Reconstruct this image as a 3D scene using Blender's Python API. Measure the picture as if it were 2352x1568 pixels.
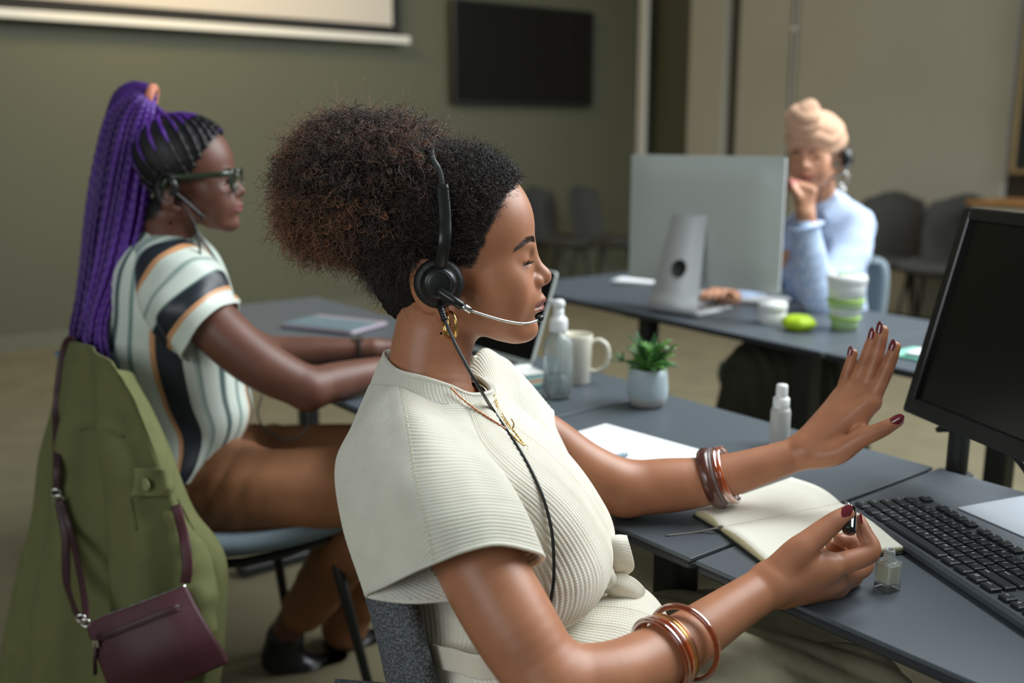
import bpy, bmesh, math, random
import numpy as np
from mathutils import Vector, Matrix
random.seed(7); RNG = np.random.default_rng(7)
for o in list(bpy.data.objects): bpy.data.objects.remove(o, do_unlink=True)
SC = bpy.context.scene
COL = SC.collection

# ------------------------------------------------------------------ camera, light, exposure
CAM_H = 1.26; PITCH = math.radians(11.7); FPX = 2352 * 35.0 / 36.0
SP, CP = math.sin(PITCH), math.cos(PITCH)
cam_d = bpy.data.cameras.new('camera'); cam = bpy.data.objects.new('camera', cam_d); COL.objects.link(cam)
cam.location = (0, 0, CAM_H); cam.rotation_euler = (math.pi / 2 - PITCH, 0, 0)
cam_d.lens = 35; cam_d.sensor_width = 36; cam_d.clip_start = 0.05
cam_d.dof.use_dof = True; cam_d.dof.focus_distance = 1.17; cam_d.dof.aperture_fstop = 2.8
SC.camera = cam
SC.view_settings.view_transform = 'Standard'; SC.view_settings.look = 'None'
SC.view_settings.gamma = 1; SC.view_settings.use_curve_mapping = False
SC.view_settings.exposure = 0.0
wd = bpy.data.worlds.new('world'); SC.world = wd; wd.use_nodes = True
wd.node_tree.nodes['Background'].inputs[0].default_value = (0.78, 0.88, 0.86, 1)
wd.node_tree.nodes['Background'].inputs[1].default_value = 0.19

def area(name, loc, target, sx, sy, power, color, spread=180):
    d = bpy.data.lights.new(name, 'AREA'); d.shape = 'RECTANGLE'; d.size = sx; d.size_y = sy
    d.energy = power; d.color = color; d.spread = math.radians(spread)
    o = bpy.data.objects.new(name, d); COL.objects.link(o); o.location = loc
    o.rotation_euler = (Vector(target) - Vector(loc)).to_track_quat('-Z', 'Y').to_euler()
    return o
# daylight through the tall windows on the right-hand side of the room, then two added fill lamps out of view
area('window_daylight', (2.5, 2.3, 3.5), (0.25, 1.3, 0.8), 3.0, 2.6, 275, (0.92, 0.98, 1.0))
area('back_wall_fill', (4.3, 4.3, 2.3), (2.0, 5.0, 1.0), 2.0, 2.0, 75, (0.92, 0.97, 1.0), 130)  # added lamp, brightens the back wall and the woman in the turban
area('camera_side_fill', (-2.6, -2.6, 2.6), (0.0, 1.4, 0.8), 2.6, 1.8, 80, (0.93, 0.98, 1.0))  # added soft fill behind the camera, lifts the sides facing it
area('ceiling_lamp', (-1.5, 5.0, 2.95), (-1.3, 7.1, 1.9), 1.2, 0.3, 42, (1.0, 0.76, 0.40))

# ------------------------------------------------------------------ helpers
def W(px, py, d):
    """survey point: a point of the photograph (2352 x 1568) at distance d along the optical axis, in metres"""
    x = (px - 1176.0) / FPX * d; yd = (py - 784.0) / FPX * d
    return np.array([x, d * CP - yd * SP, CAM_H - (d * SP + yd * CP)])
def Ws(l): return np.array([W(*p[:3]) for p in l])
def desk_pt(px, py, z=0.74):
    """where the line of sight through a photo point meets the horizontal plane z"""
    x = (px - 1176.0); yd = (py - 784.0)
    fw = FPX * CP - yd * SP; dn = FPX * SP + yd * CP; k = (CAM_H - z) / dn
    return np.array([x * k, fw * k, z])
def dirv(az): a = math.radians(az); return np.array([math.sin(a), math.cos(a), 0.0])
def nrm(v): v = np.asarray(v, float); return v / (np.linalg.norm(v) + 1e-12)

def tag(o, label=None, cat=None, group=None, kind=None):
    if label: o['label'] = label
    if cat: o['category'] = cat
    if group: o['group'] = group
    if kind: o['kind'] = kind
    return o
ROOTM = {}
def thing(name, label, cat, loc=(0, 0, 0), rotz=0.0, group=None):
    o = bpy.data.objects.new(name, None); COL.objects.link(o); o.empty_display_size = 0.05
    o.location = loc; o.rotation_euler = (0, 0, rotz)
    ROOTM[o.name] = Matrix.Translation(Vector(loc)) @ Matrix.Rotation(rotz, 4, 'Z')
    return tag(o, label, cat, group)
def root_of(o):
    while o.parent: o = o.parent
    return o
def mk(name, verts, faces, m, parent=None, world=False, smooth=True, uv=None, attrs=None, mats=None, fmat=None):
    """one mesh object; verts are local to the parent's root unless world"""
    verts = np.asarray(verts, float).reshape(-1, 3)
    if world and parent is not None:
        M = np.array(ROOTM.get(root_of(parent).name, Matrix.Identity(4)).inverted())
        verts = verts @ M[:3, :3].T + M[:3, 3]
    me = bpy.data.meshes.new(name)
    if isinstance(faces, np.ndarray):
        n, k = faces.shape
        me.vertices.add(len(verts)); me.vertices.foreach_set('co', verts.astype(np.float32).ravel())
        me.loops.add(n * k); me.loops.foreach_set('vertex_index', faces.astype(np.int32).ravel())
        me.polygons.add(n); me.polygons.foreach_set('loop_start', np.arange(0, n * k, k, dtype=np.int32))
        me.update(calc_edges=True)
    else:
        me.from_pydata([tuple(v) for v in verts], [], [tuple(int(i) for i in f) for f in faces])
    me.polygons.foreach_set('use_smooth', [bool(smooth)] * len(me.polygons))
    if uv is not None:
        l = me.uv_layers.new(name='UVMap'); idx = np.empty(len(me.loops), np.int32)
        me.loops.foreach_get('vertex_index', idx)
        l.data.foreach_set('uv', np.asarray(uv, np.float32)[idx].ravel())
    for k_, a in (attrs or {}).items():
        a = np.asarray(a, np.float32)
        if a.ndim == 1:
            at = me.attributes.new(k_, 'FLOAT', 'POINT'); at.data.foreach_set('value', a)
        else:
            at = me.attributes.new(k_, 'FLOAT_COLOR', 'POINT')
            at.data.foreach_set('color', np.c_[a, np.ones(len(a))].astype(np.float32).ravel())
    for mm in ([m] if mats is None else mats): me.materials.append(mm)
    if fmat is not None: me.polygons.foreach_set('material_index', np.asarray(fmat, np.int32))
    me.update()
    o = bpy.data.objects.new(name, me); COL.objects.link(o)
    if parent is not None: o.parent = parent
    return o
def link_mesh(name, me, parent=None, loc=(0, 0, 0), rot=(0, 0, 0)):
    o = bpy.data.objects.new(name, me); COL.objects.link(o); o.location = loc; o.rotation_euler = rot
    if parent is not None: o.parent = parent
    return o
def bump_mod(o, w=0.002, seg=2):
    b = o.modifiers.new('bevel', 'BEVEL'); b.width = w; b.segments = seg; b.limit_method = 'ANGLE'; b.angle_limit = math.radians(40)
    return o
def solid(o, t, off=-1):
    s = o.modifiers.new('solid', 'SOLIDIFY'); s.thickness = t; s.offset = off; return o

def join(parts):
    V, Fs, n = [], [], 0
    for v, f in parts:
        v = np.asarray(v, float).reshape(-1, 3); V.append(v); Fs += [tuple(int(i) + n for i in q) for q in f]; n += len(v)
    return np.vstack(V), Fs
def box(c, s, az=None):
    """axis box centre c size s; az rotates about z (radians)"""
    x, y, z = np.array(s) / 2.0
    v = np.array([[-x,-y,-z],[x,-y,-z],[x,y,-z],[-x,y,-z],[-x,-y,z],[x,-y,z],[x,y,z],[-x,y,z]])
    if az: ca, sa = math.cos(az), math.sin(az); v = v @ np.array([[ca, sa, 0], [-sa, ca, 0], [0, 0, 1]])
    return v + np.array(c), [(0,3,2,1),(4,5,6,7),(0,1,5,4),(1,2,6,5),(2,3,7,6),(3,0,4,7)]
def rbox(c, s, r, seg=3, ax=2):
    """slab with rounded vertical corners (axis ax) and a small chamfer top and bottom"""
    dims = [i for i in range(3) if i != ax]; hx, hy = s[dims[0]] / 2, s[dims[1]] / 2; hz = s[ax] / 2
    out = []
    for cx, cy, a0 in ((hx-r, hy-r, 0), (-hx+r, hy-r, 90), (-hx+r, -hy+r, 180), (hx-r, -hy+r, 270)):
        for i in range(seg + 1):
            a = math.radians(a0 + 90 * i / seg); out.append((cx + r*math.cos(a), cy + r*math.sin(a)))
    ch = min(hz * 0.6, r * 0.5, 0.004); n = len(out); V = []
    o2 = np.array(out); nr = o2 / np.maximum(np.abs(o2).max(1, keepdims=True), 1e-9)
    for z, sh in ((-hz, ch), (-hz+ch, 0), (hz-ch, 0), (hz, ch)):
        for x, y in out:
            l = math.hypot(x, y) + 1e-9; p = [0, 0, 0]
            p[dims[0]] = x - sh * np.sign(x); p[dims[1]] = y - sh * np.sign(y); p[ax] = z; V.append(p)
    Fc = [tuple(range(n))[::-1], tuple(range(3*n, 4*n))]
    for k in range(3):
        for i in range(n): j = (i+1) % n; Fc.append((k*n+i, k*n+j, (k+1)*n+j, (k+1)*n+i))
    if ax == 1: Fc = [f[::-1] for f in Fc]
    return np.array(V) + np.array(c), Fc
def lathe(prof, n=32, c=(0, 0, 0), cap=True):
    prof = np.array(prof, float); m = len(prof); a = np.linspace(0, 2*np.pi, n, endpoint=False)
    V = np.stack([prof[:, 0, None]*np.cos(a), prof[:, 0, None]*np.sin(a), np.repeat(prof[:, 1, None], n, 1)], -1).reshape(-1, 3)
    Fc = [(k*n+i, k*n+(i+1) % n, (k+1)*n+(i+1) % n, (k+1)*n+i) for k in range(m-1) for i in range(n)]
    if cap:
        if prof[0, 0] > 1e-6: Fc.append(tuple(range(n))[::-1])
        if prof[-1, 0] > 1e-6: Fc.append(tuple(range((m-1)*n, m*n)))
    return V + np.array(c), Fc
def cr(P, n, closed=False):
    """Catmull-Rom through the rows of P, n samples per span"""
    P = np.asarray(P, float)
    if closed: Q = np.concatenate([P[-1:], P, P[:2]]); m = len(P)
    else: Q = np.concatenate([2*P[:1]-P[1:2], P, 2*P[-1:]-P[-2:-1]]); m = len(P)-1
    t = np.arange(n)/n; out = []
    sh = (n,) + (1,)*(P.ndim-1); t = t.reshape(sh)
    for i in range(m):
        a, b, c, d = Q[i], Q[i+1], Q[i+2], Q[i+3]
        out.append(0.5*((2*b)+(-a+c)*t+(2*a-5*b+4*c-d)*t*t+(-a+3*b-3*c+d)*t**3))
    out = np.concatenate(out)
    if not closed: out = np.concatenate([out, P[-1:]])
    return out
def tube(P, r, n=8, closed=False, flat=None, cap=True, up=None):
    """sweep a circle (or ellipse: flat = ratio along the frame's second axis) along P"""
    P = np.asarray(P, float); m = len(P); r = np.broadcast_to(np.asarray(r, float), (m,))
    T = np.gradient(P, axis=0) if not closed else (np.roll(P, -1, 0)-np.roll(P, 1, 0))
    T /= np.linalg.norm(T, axis=1, keepdims=True)+1e-12
    u = np.array([0, 0, 1.0]) if up is None else np.asarray(up, float)
    if abs(T[0] @ u) > .95 and up is None: u = np.array([1.0, 0, 0])
    N = []; cur = nrm(u - (u @ T[0])*T[0])
    for i in range(m):
        cur = nrm(cur-(cur @ T[i])*T[i]) if up is None else nrm(u-(u @ T[i])*T[i]); N.append(cur)
    N = np.array(N); B = np.cross(T, N); a = np.linspace(0, 2*np.pi, n, endpoint=False)
    fl = 1.0 if flat is None else flat
    V = (P[:, None]+r[:, None, None]*(np.cos(a)[None, :, None]*B[:, None]+fl*np.sin(a)[None, :, None]*N[:, None])).reshape(-1, 3)
    k = m if closed else m-1
    Fc = [(i*n+j, i*n+(j+1) % n, ((i+1) % m)*n+(j+1) % n, ((i+1) % m)*n+j) for i in range(k) for j in range(n)]
    if cap and not closed: Fc += [tuple(range(n))[::-1], tuple(range((m-1)*n, m*n))]
    return V, Fc
def grid(C, nr=10, nc=10, closed_c=False, closed_r=False):
    """smooth surface through a rows x cols grid of control points; returns verts, quads, uv in metres"""
    C = np.asarray(C, float)
    A = cr(C, nr, closed_r); A = np.swapaxes(cr(np.swapaxes(A, 0, 1), nc, closed_c), 0, 1)
    R, K = A.shape[:2]
    du = np.linalg.norm(np.diff(A, axis=1), axis=2).mean(0); dv = np.linalg.norm(np.diff(A, axis=0), axis=2).mean(1)
    u = np.concatenate([[0], np.cumsum(du)]); v = np.concatenate([[0], np.cumsum(dv)])
    uv = np.stack(np.meshgrid(u, v), -1).reshape(-1, 2)
    kk = K if closed_c else K-1; rr = R if closed_r else R-1
    i, j = np.meshgrid(np.arange(rr), np.arange(kk), indexing='ij'); i = i.ravel(); j = j.ravel()
    i2 = (i+1) % R; j2 = (j+1) % K
    Fc = np.stack([i*K+j, i*K+j2, i2*K+j2, i2*K+j], 1)
    return A.reshape(-1, 3), Fc, uv, (R, K)
def vnormals(V, Fc):
    n = np.zeros_like(V); a, b, c = V[Fc[:, 0]], V[Fc[:, 1]], V[Fc[:, 2]]; fn = np.cross(b-a, c-a)
    for k in range(Fc.shape[1]): np.add.at(n, Fc[:, k], fn)
    return n/(np.linalg.norm(n, axis=1, keepdims=True)+1e-12)

# ------------------------------------------------------------------ materials
def s2l(c):
    c = np.array(c, float)/255.0
    return tuple(np.where(c <= .04045, c/12.92, ((c+.055)/1.055)**2.4))
MATS = {}
class NT:
    def __init__(s, name):
        s.m = bpy.data.materials.new(name); s.m.use_nodes = True; s.t = s.m.node_tree
        s.b = s.t.nodes['Principled BSDF']
    def n(s, typ, **kw):
        nd = s.t.nodes.new(typ)
        for k, v in kw.items():
            if k.startswith('i_'):
                key = k[2:]; nd.inputs[int(key) if key.isdigit() else key.replace('_', ' ')].default_value = v
            else: setattr(nd, k, v)
        return nd
    def l(s, a, b): s.t.links.new(a, b)
    def math(s, op, a, b=None, c=None):
        nd = s.n('ShaderNodeMath', operation=op)
        for i, x in enumerate((a, b, c)):
            if x is None: continue
            if isinstance(x, (int, float)): nd.inputs[i].default_value = x
            else: s.l(x, nd.inputs[i])
        return nd.outputs[0]
    def ramp(s, fac, stops, interp='LINEAR'):
        nd = s.n('ShaderNodeValToRGB'); nd.color_ramp.interpolation = interp; e = nd.color_ramp.elements
        while len(e) < len(stops): e.new(0.5)
        for i, (p, c) in enumerate(stops): e[i].position = p; e[i].color = (*c, 1)
        s.l(fac, nd.inputs[0]); return nd.outputs[0]
    def bump(s, h, strength=0.3, dist=0.002):
        nd = s.n('ShaderNodeBump'); nd.inputs['Strength'].default_value = strength; nd.inputs['Distance'].default_value = dist
        s.l(h, nd.inputs['Height']); s.l(nd.outputs[0], s.b.inputs['Normal']); return nd
    def mixc(s, fac, a, b):
        nd = s.n('ShaderNodeMix', data_type='RGBA')
        for sock, x in ((nd.inputs[0], fac), (nd.inputs[6], a), (nd.inputs[7], b)):
            if isinstance(x, (int, float)): sock.default_value = x
            elif isinstance(x, tuple): sock.default_value = (*x, 1)
            else: s.l(x, sock)
        return nd.outputs[2]
def mat(name, rgb, rough=0.5, metal=0.0, spec=0.5, noise=0.0, nscale=60.0, bump=0.0, bscale=200.0, bdist=0.001, lin=False, trans=0.0, ior=1.45, coat=0.0, sheen=0.0, emit=None, sss=0.0, detail=3.0):
    if name in MATS: return MATS[name]
    q = NT(name); c = tuple(rgb) if lin else s2l(rgb)
    b = q.b; b.inputs['Base Color'].default_value = (*c, 1); b.inputs['Roughness'].default_value = rough
    b.inputs['Metallic'].default_value = metal; b.inputs['Specular IOR Level'].default_value = spec
    b.inputs['Transmission Weight'].default_value = trans; b.inputs['IOR'].default_value = ior
    b.inputs['Coat Weight'].default_value = coat; b.inputs['Sheen Weight'].default_value = sheen
    if sss: b.inputs['Subsurface Weight'].default_value = sss; b.inputs['Subsurface Radius'].default_value = (.012, .005, .003); b.inputs['Subsurface Scale'].default_value = 1.0
    if emit: b.inputs['Emission Color'].default_value = (*c, 1); b.inputs['Emission Strength'].default_value = emit
    if noise or bump:
        tc = q.n('ShaderNodeTexCoord')
    if noise:
        nz = q.n('ShaderNodeTexNoise'); nz.inputs['Scale'].default_value = nscale; nz.inputs['Detail'].default_value = detail
        q.l(tc.outputs['Object'], nz.inputs['Vector'])
        lo = tuple(max(0, x*(1-noise)) for x in c); hi = tuple(min(1, x*(1+noise)) for x in c)
        q.l(q.ramp(nz.outputs[0], [(0.3, lo), (0.7, hi)]), b.inputs['Base Color'])
    if bump:
        n2 = q.n('ShaderNodeTexNoise'); n2.inputs['Scale'].default_value = bscale; n2.inputs['Detail'].default_value = 3
        q.l(tc.outputs['Object'], n2.inputs['Vector']); q.bump(n2.outputs[0], bump, bdist)
    MATS[name] = q.m; return q.m

# ------------------------------------------------------------------ distance-field modelling of continuous bodies
def smin(a, b, k):
    h = np.maximum(k-np.abs(a-b), 0)/k; return np.minimum(a, b)-h*h*k*.25
class Field:
    def __init__(s): s.p = []
    def cone(s, a, b, ra, rb, k=0.012, op='u', flat=None):
        """capsule with two radii; flat=(axis, ratio) squashes the section along axis"""
        a = np.asarray(a, float); b = np.asarray(b, float); R = max(ra, rb)
        def f(P):
            ba = b-a; L = ba @ ba+1e-12; t = np.clip(((P-a) @ ba)/L, 0, 1); d = P-a-t[..., None]*ba; r = ra+(rb-ra)*t
            if flat is not None:
                n, q = flat; c = d @ n; d = d+(c*(1/q-1))[..., None]*n
                l = np.linalg.norm(d, axis=-1); return (l-r)*(q if q < 1 else 1.0)
            return np.linalg.norm(d, axis=-1)-r
        R2 = R*(max(1, flat[1]) if flat else 1)
        s.p.append((f, np.minimum(a, b)-R2, np.maximum(a, b)+R2, k, op)); return s
    def chain(s, pts, k=0.012, op='u', flat=None):
        A = np.array([[*p, r] for p, r in pts]); A = cr(A, 5 if len(pts) > 2 else 1)   # one smooth limb: dense, then joined with k to the rest
        segs = [(A[i, :3], A[i+1, :3], A[i, 3], A[i+1, 3]) for i in range(len(A)-1)]
        def f(P):
            D = None
            for a, b, ra, rb in segs:
                ba = b-a; L = ba @ ba+1e-12; t = np.clip(((P-a) @ ba)/L, 0, 1); d = P-a-t[..., None]*ba
                v = np.linalg.norm(d, axis=-1)-(ra+(rb-ra)*t); D = v if D is None else np.minimum(D, v)
            return D
        R = A[:, 3:4]; s.p.append((f, (A[:, :3]-R).min(0), (A[:, :3]+R).max(0), k, op)); return s
    def ell(s, c, r, R=None, k=0.012, op='u'):
        c = np.asarray(c, float); r = np.asarray(r, float); R = np.eye(3) if R is None else np.asarray(R, float)
        def f(P):
            q = (P-c) @ R; k0 = np.linalg.norm(q/r, axis=-1); k1 = np.linalg.norm(q/(r*r), axis=-1)+1e-9
            return k0*(k0-1)/k1
        e = np.sqrt(((R*r)**2).sum(1)); s.p.append((f, c-e, c+e, k, op)); return s
    def ev(s, P, m=0.0, lo=None, hi=None):
        """P: blocks x n x 3"""
        D = np.full(P.shape[:2], 1.0)
        if lo is None: lo = P.min(1); hi = P.max(1)
        for f, a, b, k, op in s.p:
            mg = max(k, 0)+m+0.004
            sel = np.nonzero(((hi >= a-mg) & (lo <= b+mg)).all(1))[0]
            if not len(sel): continue
            v = f(P[sel]); d = D[sel]
            if op == 'u': D[sel] = smin(d, v, k) if k > 0 else np.minimum(d, v)
            else: D[sel] = -smin(-d, v, k) if k > 0 else np.maximum(d, -v)
        return D
    def at(s, P, h=0.001):
        P = np.asarray(P, float); return s.ev(P.reshape(-1, 1, 3)).ravel()
    def mesh(s, h, lo=None, hi=None):
        B = 8
        L = np.min([p[1] for p in s.p if p[4] == 'u'], 0)-2*h; H = np.max([p[2] for p in s.p if p[4] == 'u'], 0)+2*h
        if lo is not None: L = np.maximum(L, lo)
        if hi is not None: H = np.minimum(H, hi)
        nb = np.ceil((H-L)/(B*h)).astype(int)+1
        g = np.stack(np.meshgrid(*[np.arange(n) for n in nb], indexing='ij'), -1).reshape(-1, 3)
        cen = L+(g+.5)*B*h; hd = B*h*.87
        d = s.ev(cen[:, None], hd*2).ravel()
        g = g[np.abs(d) < hd*2.3]
        off = np.stack(np.meshgrid(*[np.arange(B+1)]*3, indexing='ij'), -1).reshape(-1, 3)
        D = np.empty((len(g), (B+1)**3))
        for i in range(0, len(g), 600):
            q = g[i:i+600]; P = L+(q[:, None]*B+off[None])*h; D[i:i+600] = s.ev(P, h*2)
        D = D.reshape(-1, B+1, B+1, B+1); S = D < 0
        c8 = [(a, b, c) for a in (0, 1) for b in (0, 1) for c in (0, 1)]
        cnt = sum(S[:, a:a+B, b:b+B, c:c+B].astype(np.int8) for a, b, c in c8)
        bi, ci, cj, ck = np.nonzero((cnt > 0) & (cnt < 8))
        gi = g[bi]*B+np.stack([ci, cj, ck], 1); big = (nb*B+4).astype(np.int64)
        def key(q): return ((q[:, 0].astype(np.int64)+1)*big[1]+(q[:, 1]+1))*big[2]+(q[:, 2]+1)
        kv = key(gi); order = np.argsort(kv); kv = kv[order]; bi, ci, cj, ck, gi = bi[order], ci[order], cj[order], ck[order], gi[order]
        vals = np.stack([D[bi, ci+a, cj+b, ck+c] for a, b, c in c8], 1); C8 = np.array(c8, float)
        acc = np.zeros((len(kv), 3)); n = np.zeros(len(kv))
        for x in range(8):
            for y in range(x+1, 8):
                if np.abs(C8[x]-C8[y]).sum() != 1: continue
                m = (vals[:, x] < 0) != (vals[:, y] < 0); t = vals[m, x]/(vals[m, x]-vals[m, y])
                acc[m] += C8[x]+(C8[y]-C8[x])*t[:, None]; n[m] += 1
        V = L+(gi+acc/n[:, None])*h
        quads = []
        for ax in range(3):
            u, w = (ax+1) % 3, (ax+2) % 3; e = np.eye(3, dtype=int)
            sl0 = S[:, :B, :B, :B]; sh = [slice(None)]+[slice(0, B)]*3; sh[ax+1] = slice(1, B+1); sl1 = S[tuple(sh)]
            b_, i_, j_, k_ = np.nonzero(sl0 != sl1); q = g[b_]*B+np.stack([i_, j_, k_], 1); flip = sl0[b_, i_, j_, k_]
            ids = []; ok = np.ones(len(q), bool)
            for du, dw in ((1, 1), (0, 1), (0, 0), (1, 0)):
                kk = key(q-du*e[u]-dw*e[w]); p = np.clip(np.searchsorted(kv, kk), 0, len(kv)-1); ok &= kv[p] == kk; ids.append(p)
            ids = np.stack(ids, 1)[ok]; fl = flip[ok]; ids[~fl] = ids[~fl][:, ::-1]; quads.append(ids)
        return V, np.concatenate(quads)
def smooth_mesh(V, Fc, it=2, lam=0.5):
    for _ in range(it):
        s = np.zeros_like(V); c = np.zeros(len(V))
        for k in range(4):
            for o in (1, 3):
                np.add.at(s, Fc[:, k], V[Fc[:, (k+o) % 4]]); np.add.at(c, Fc[:, k], 1)
        V = V+(s/np.maximum(c, 1)[:, None]-V)*lam
    return V
def vnoise(P, scale, seed=0):
    """cheap smooth pseudo-noise in -1..1"""
    r = np.random.default_rng(seed); out = 0
    for _ in range(5):
        k = r.normal(size=3)*scale; out = out+np.sin(P @ k+r.uniform(0, 6.28))
    return out/5
# ------------------------------------------------------------------ the room: x = along v (towards the back-right wall), y = along u (towards the left wall)
ROT = math.radians(38); VV = dirv(52); UU = dirv(-38)
def rl(p):
    p = np.asarray(p, float); return np.array([p @ VV, p @ UU, p[2]])
def room_plane(px, py, axis, val):
    d0 = W(px, py, 1.0)-np.array([0, 0, CAM_H]); o = np.array([0, 0, CAM_H]); dl = rl(d0)
    k = val/dl[axis]; q = o+d0*k; return rl(q)
def struct(name, vf, m, rot=True, **kw):
    o = mk(name, vf[0], vf[1], m, smooth=False, **kw); o.rotation_euler = (0, 0, ROT if rot else 0); o['kind'] = 'structure'
    ROOTM[o.name] = Matrix.Rotation(ROT if rot else 0, 4, 'Z'); return o
WL, WB = 6.4, 6.6
M_olive = mat('olive_wall_paint', (86, 87, 68), 0.6, noise=.04, nscale=1.2, bump=.12, bscale=160)
M_beige = mat('beige_partition', (178, 176, 164), 0.55, noise=.03, nscale=2, bump=.05, bscale=120)
M_floor = mat('brown_carpet', (116, 108, 84), 0.95, noise=.12, nscale=5, bump=.3, bscale=900, bdist=.002)
M_white = mat('white_paint', (215, 214, 208), .45, noise=.02, nscale=30)
M_black = mat('black_plastic', (26, 27, 28), .30, noise=.08, nscale=90, bump=.05, bscale=700)
M_blackmetal = mat('black_powder_coat', (38, 40, 41), .45, noise=.06, nscale=80, bump=.06, bscale=500)
M_screen = mat('dark_screen', (13, 13, 13), .18, spec=.4, noise=.04, nscale=20)
M_trim = mat('grey_green_skirting', (100, 100, 84), .5, noise=.03, nscale=12)
struct('floor', box((0.0, 1.0, -.05), (13.2, 10.8, .1)), M_floor)
struct('wall_left', box((-.1, WL+.06, 1.5), (13.4, .12, 3.0)), M_olive)
struct('wall_back', box((WB+.06, 1.0, 1.5), (.12, 10.8, 3.0)), M_olive)
struct('baseboard_left', box((-.1, WL-.008, .05), (13.4, .016, .1)), M_trim)
# beige partition leaves along the back wall
c = lambda px: room_plane(px, 300, 0, WB-.1)[1]
ys = [c(p) for p in (1588, 1668, 1692, 1808, 1826, 2318, 2600)]
pr = struct('trim_1', box((WB-.03, (ys[0]+ys[-1])/2, 1.5), (.06, ys[0]-ys[-1], 2.99)), mat('dark_recess', (58, 54, 44), .7, noise=.05, nscale=9))
def panel(y0, y1, d):
    o = mk('partition_panel', *rbox(((WB-.06-d/2), (y0+y1)/2, 1.495), (d, abs(y1-y0), 2.97), .006), M_beige, parent=pr, smooth=False)
panel(ys[0], ys[1], .10); panel(ys[2], ys[3], .06); panel(ys[3]-.02, ys[4]+.02, .035); panel(ys[4], ys[5], .06)
hb = mk('rail', *tube(cr([[WB-.12, (ys[3]+ys[4])/2, z] for z in (1.35, 1.8, 2.3, 2.95)], 3), .006, 8), M_white, parent=pr)
mk('rail_knob', *lathe([(0, 0), (.02, .004), (.026, .02), (.02, .036), (0, .04)], 14, (WB-.13, (ys[3]+ys[4])/2, 2.02)), M_white, parent=pr)
# a pale conduit running up the corner
y_ = room_plane(1472, 300, 0, WB-.04)[1]
o = mk('wall_conduit', *rbox((0, 0, 1.5), (.05, .09, 2.98), .012), M_white, smooth=False); o.location = tuple(VV*(WB-.2)+UU*(WL-.055)); o.rotation_euler = (0, 0, ROT)
tag(o, 'pale vertical cable conduit in the corner of the olive wall', 'conduit')
# framed notice board cut by the right edge, and the sideboard under it
tt = room_plane(2337, 230, 0, WB-.14)
nb = thing('notice_board', 'dark framed notice board at the right edge above the wooden cabinet', 'board', tuple(VV*(WB-.14)+UU*(tt[1]-.36)), ROT)
mk('panel', *rbox((0, 0, 1.75), (.02, .68, 1.4), .004), mat('notice_board_felt', (40, 44, 44), .9, noise=.1, nscale=40), nb, smooth=False)
for s in (-1, 1): mk('frame', *rbox((-.012, s*.345, 1.75), (.035, .03, 1.46), .005), mat('pale_wood_frame', (142, 122, 86), .5, noise=.1, nscale=30), nb, smooth=False)
for s in (-1, 1): mk('frame', *rbox((-.012, 0, 1.75+s*.715), (.035, .66, .03), .005), MATS['pale_wood_frame'], nb, smooth=False)
q = W(2300, 462, 6.0); sb = thing('sideboard', 'low cabinet with an orange-brown wooden top behind the large black monitor', 'cabinet', (q[0]+.35-.788*.15+.20, q[1]+.1-.616*.15-.25, 0), ROT)
M_wood = mat('orange_wood', (150, 108, 62), .5, noise=.2, nscale=14)
zt = q[2]
mk('top', *rbox((0, 0, zt-.015), (.5, 1.3, .03), .01), M_wood, sb, smooth=False)
mk('body', *rbox((0, 0, (zt-.03)/2+.02), (.46, 1.24, zt-.07), .006), M_beige, sb, smooth=False)
for k in range(3):
    d = mk('door', *rbox((-.238, -.41+.41*k, (zt-.03)/2+.02), (.018, .39, zt-.13), .004), M_beige, sb, smooth=False)
    mk('handle', *tube([[-.26, -.41+.41*k+.15, zt*.45], [-.265, -.41+.41*k+.15, zt*.55]], .006, 8), M_blackmetal, d)

# projection screen hanging on the left wall
def wl(px, py, off=.12): return room_plane(px, py, 1, WL-off)
b0 = wl(-60, 20); b1 = wl(935, 86); zb = (wl(0, 35)[2]+wl(930, 88)[2])/2
x1 = b1[0]; x0 = x1-3.0
ps = thing('projection_screen', 'white projection screen with black border hanging on the olive wall', 'screen', tuple(VV*((x0+x1)/2)+UU*(WL-.12)), ROT)
hw = (x1-x0)/2
mk('bottom_bar', *rbox((0, 0, zb), (2*hw, .045, .05), .012), M_white, ps, smooth=False)
for s in (-1, 1): mk('end_cap', *rbox((s*hw, 0, zb), (.03, .05, .056), .012), M_white, ps, smooth=False)
mk('black_border', *rbox((0, .008, zb+.62), (2*hw-.1, .006, 1.2), .002), mat('screen_border', (22, 21, 20), .7, noise=.05), ps, smooth=False)
mk('fabric', *rbox((0, -.0, zb+.69), (2*hw-.24, .008, 1.2), .002), mat('projection_fabric', (198, 192, 184), .8, noise=.01, nscale=3), ps, smooth=False)
mk('case', *rbox((0, 0, zb+1.33), (2*hw, .1, .11), .02), M_white, ps, smooth=False)
# wall television
a_, b_ = wl(1040, 4, .07), wl(1361, 250, .07)
tv = thing('wall_television', 'switched off black television mounted on the olive wall', 'television', tuple(VV*((a_[0]+b_[0])/2)+UU*(WL-.05)), ROT)
w_, h_ = b_[0]-a_[0], wl(1037, 6, .07)[2]-wl(1037, 250, .07)[2]; zc_ = wl(1200, 128, .07)[2]
mk('body', *rbox((0, 0, zc_), (w_, .05, h_), .012, ax=1), M_black, tv, smooth=False)
mk('screen', *rbox((0, -.026, zc_+.006), (w_-.03, .004, h_-.045), .004, ax=1), M_screen, tv, smooth=False)
mk('wall_bracket', *rbox((0, .035, zc_), (.4, .03, .4), .005), M_blackmetal, tv, smooth=False)

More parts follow.
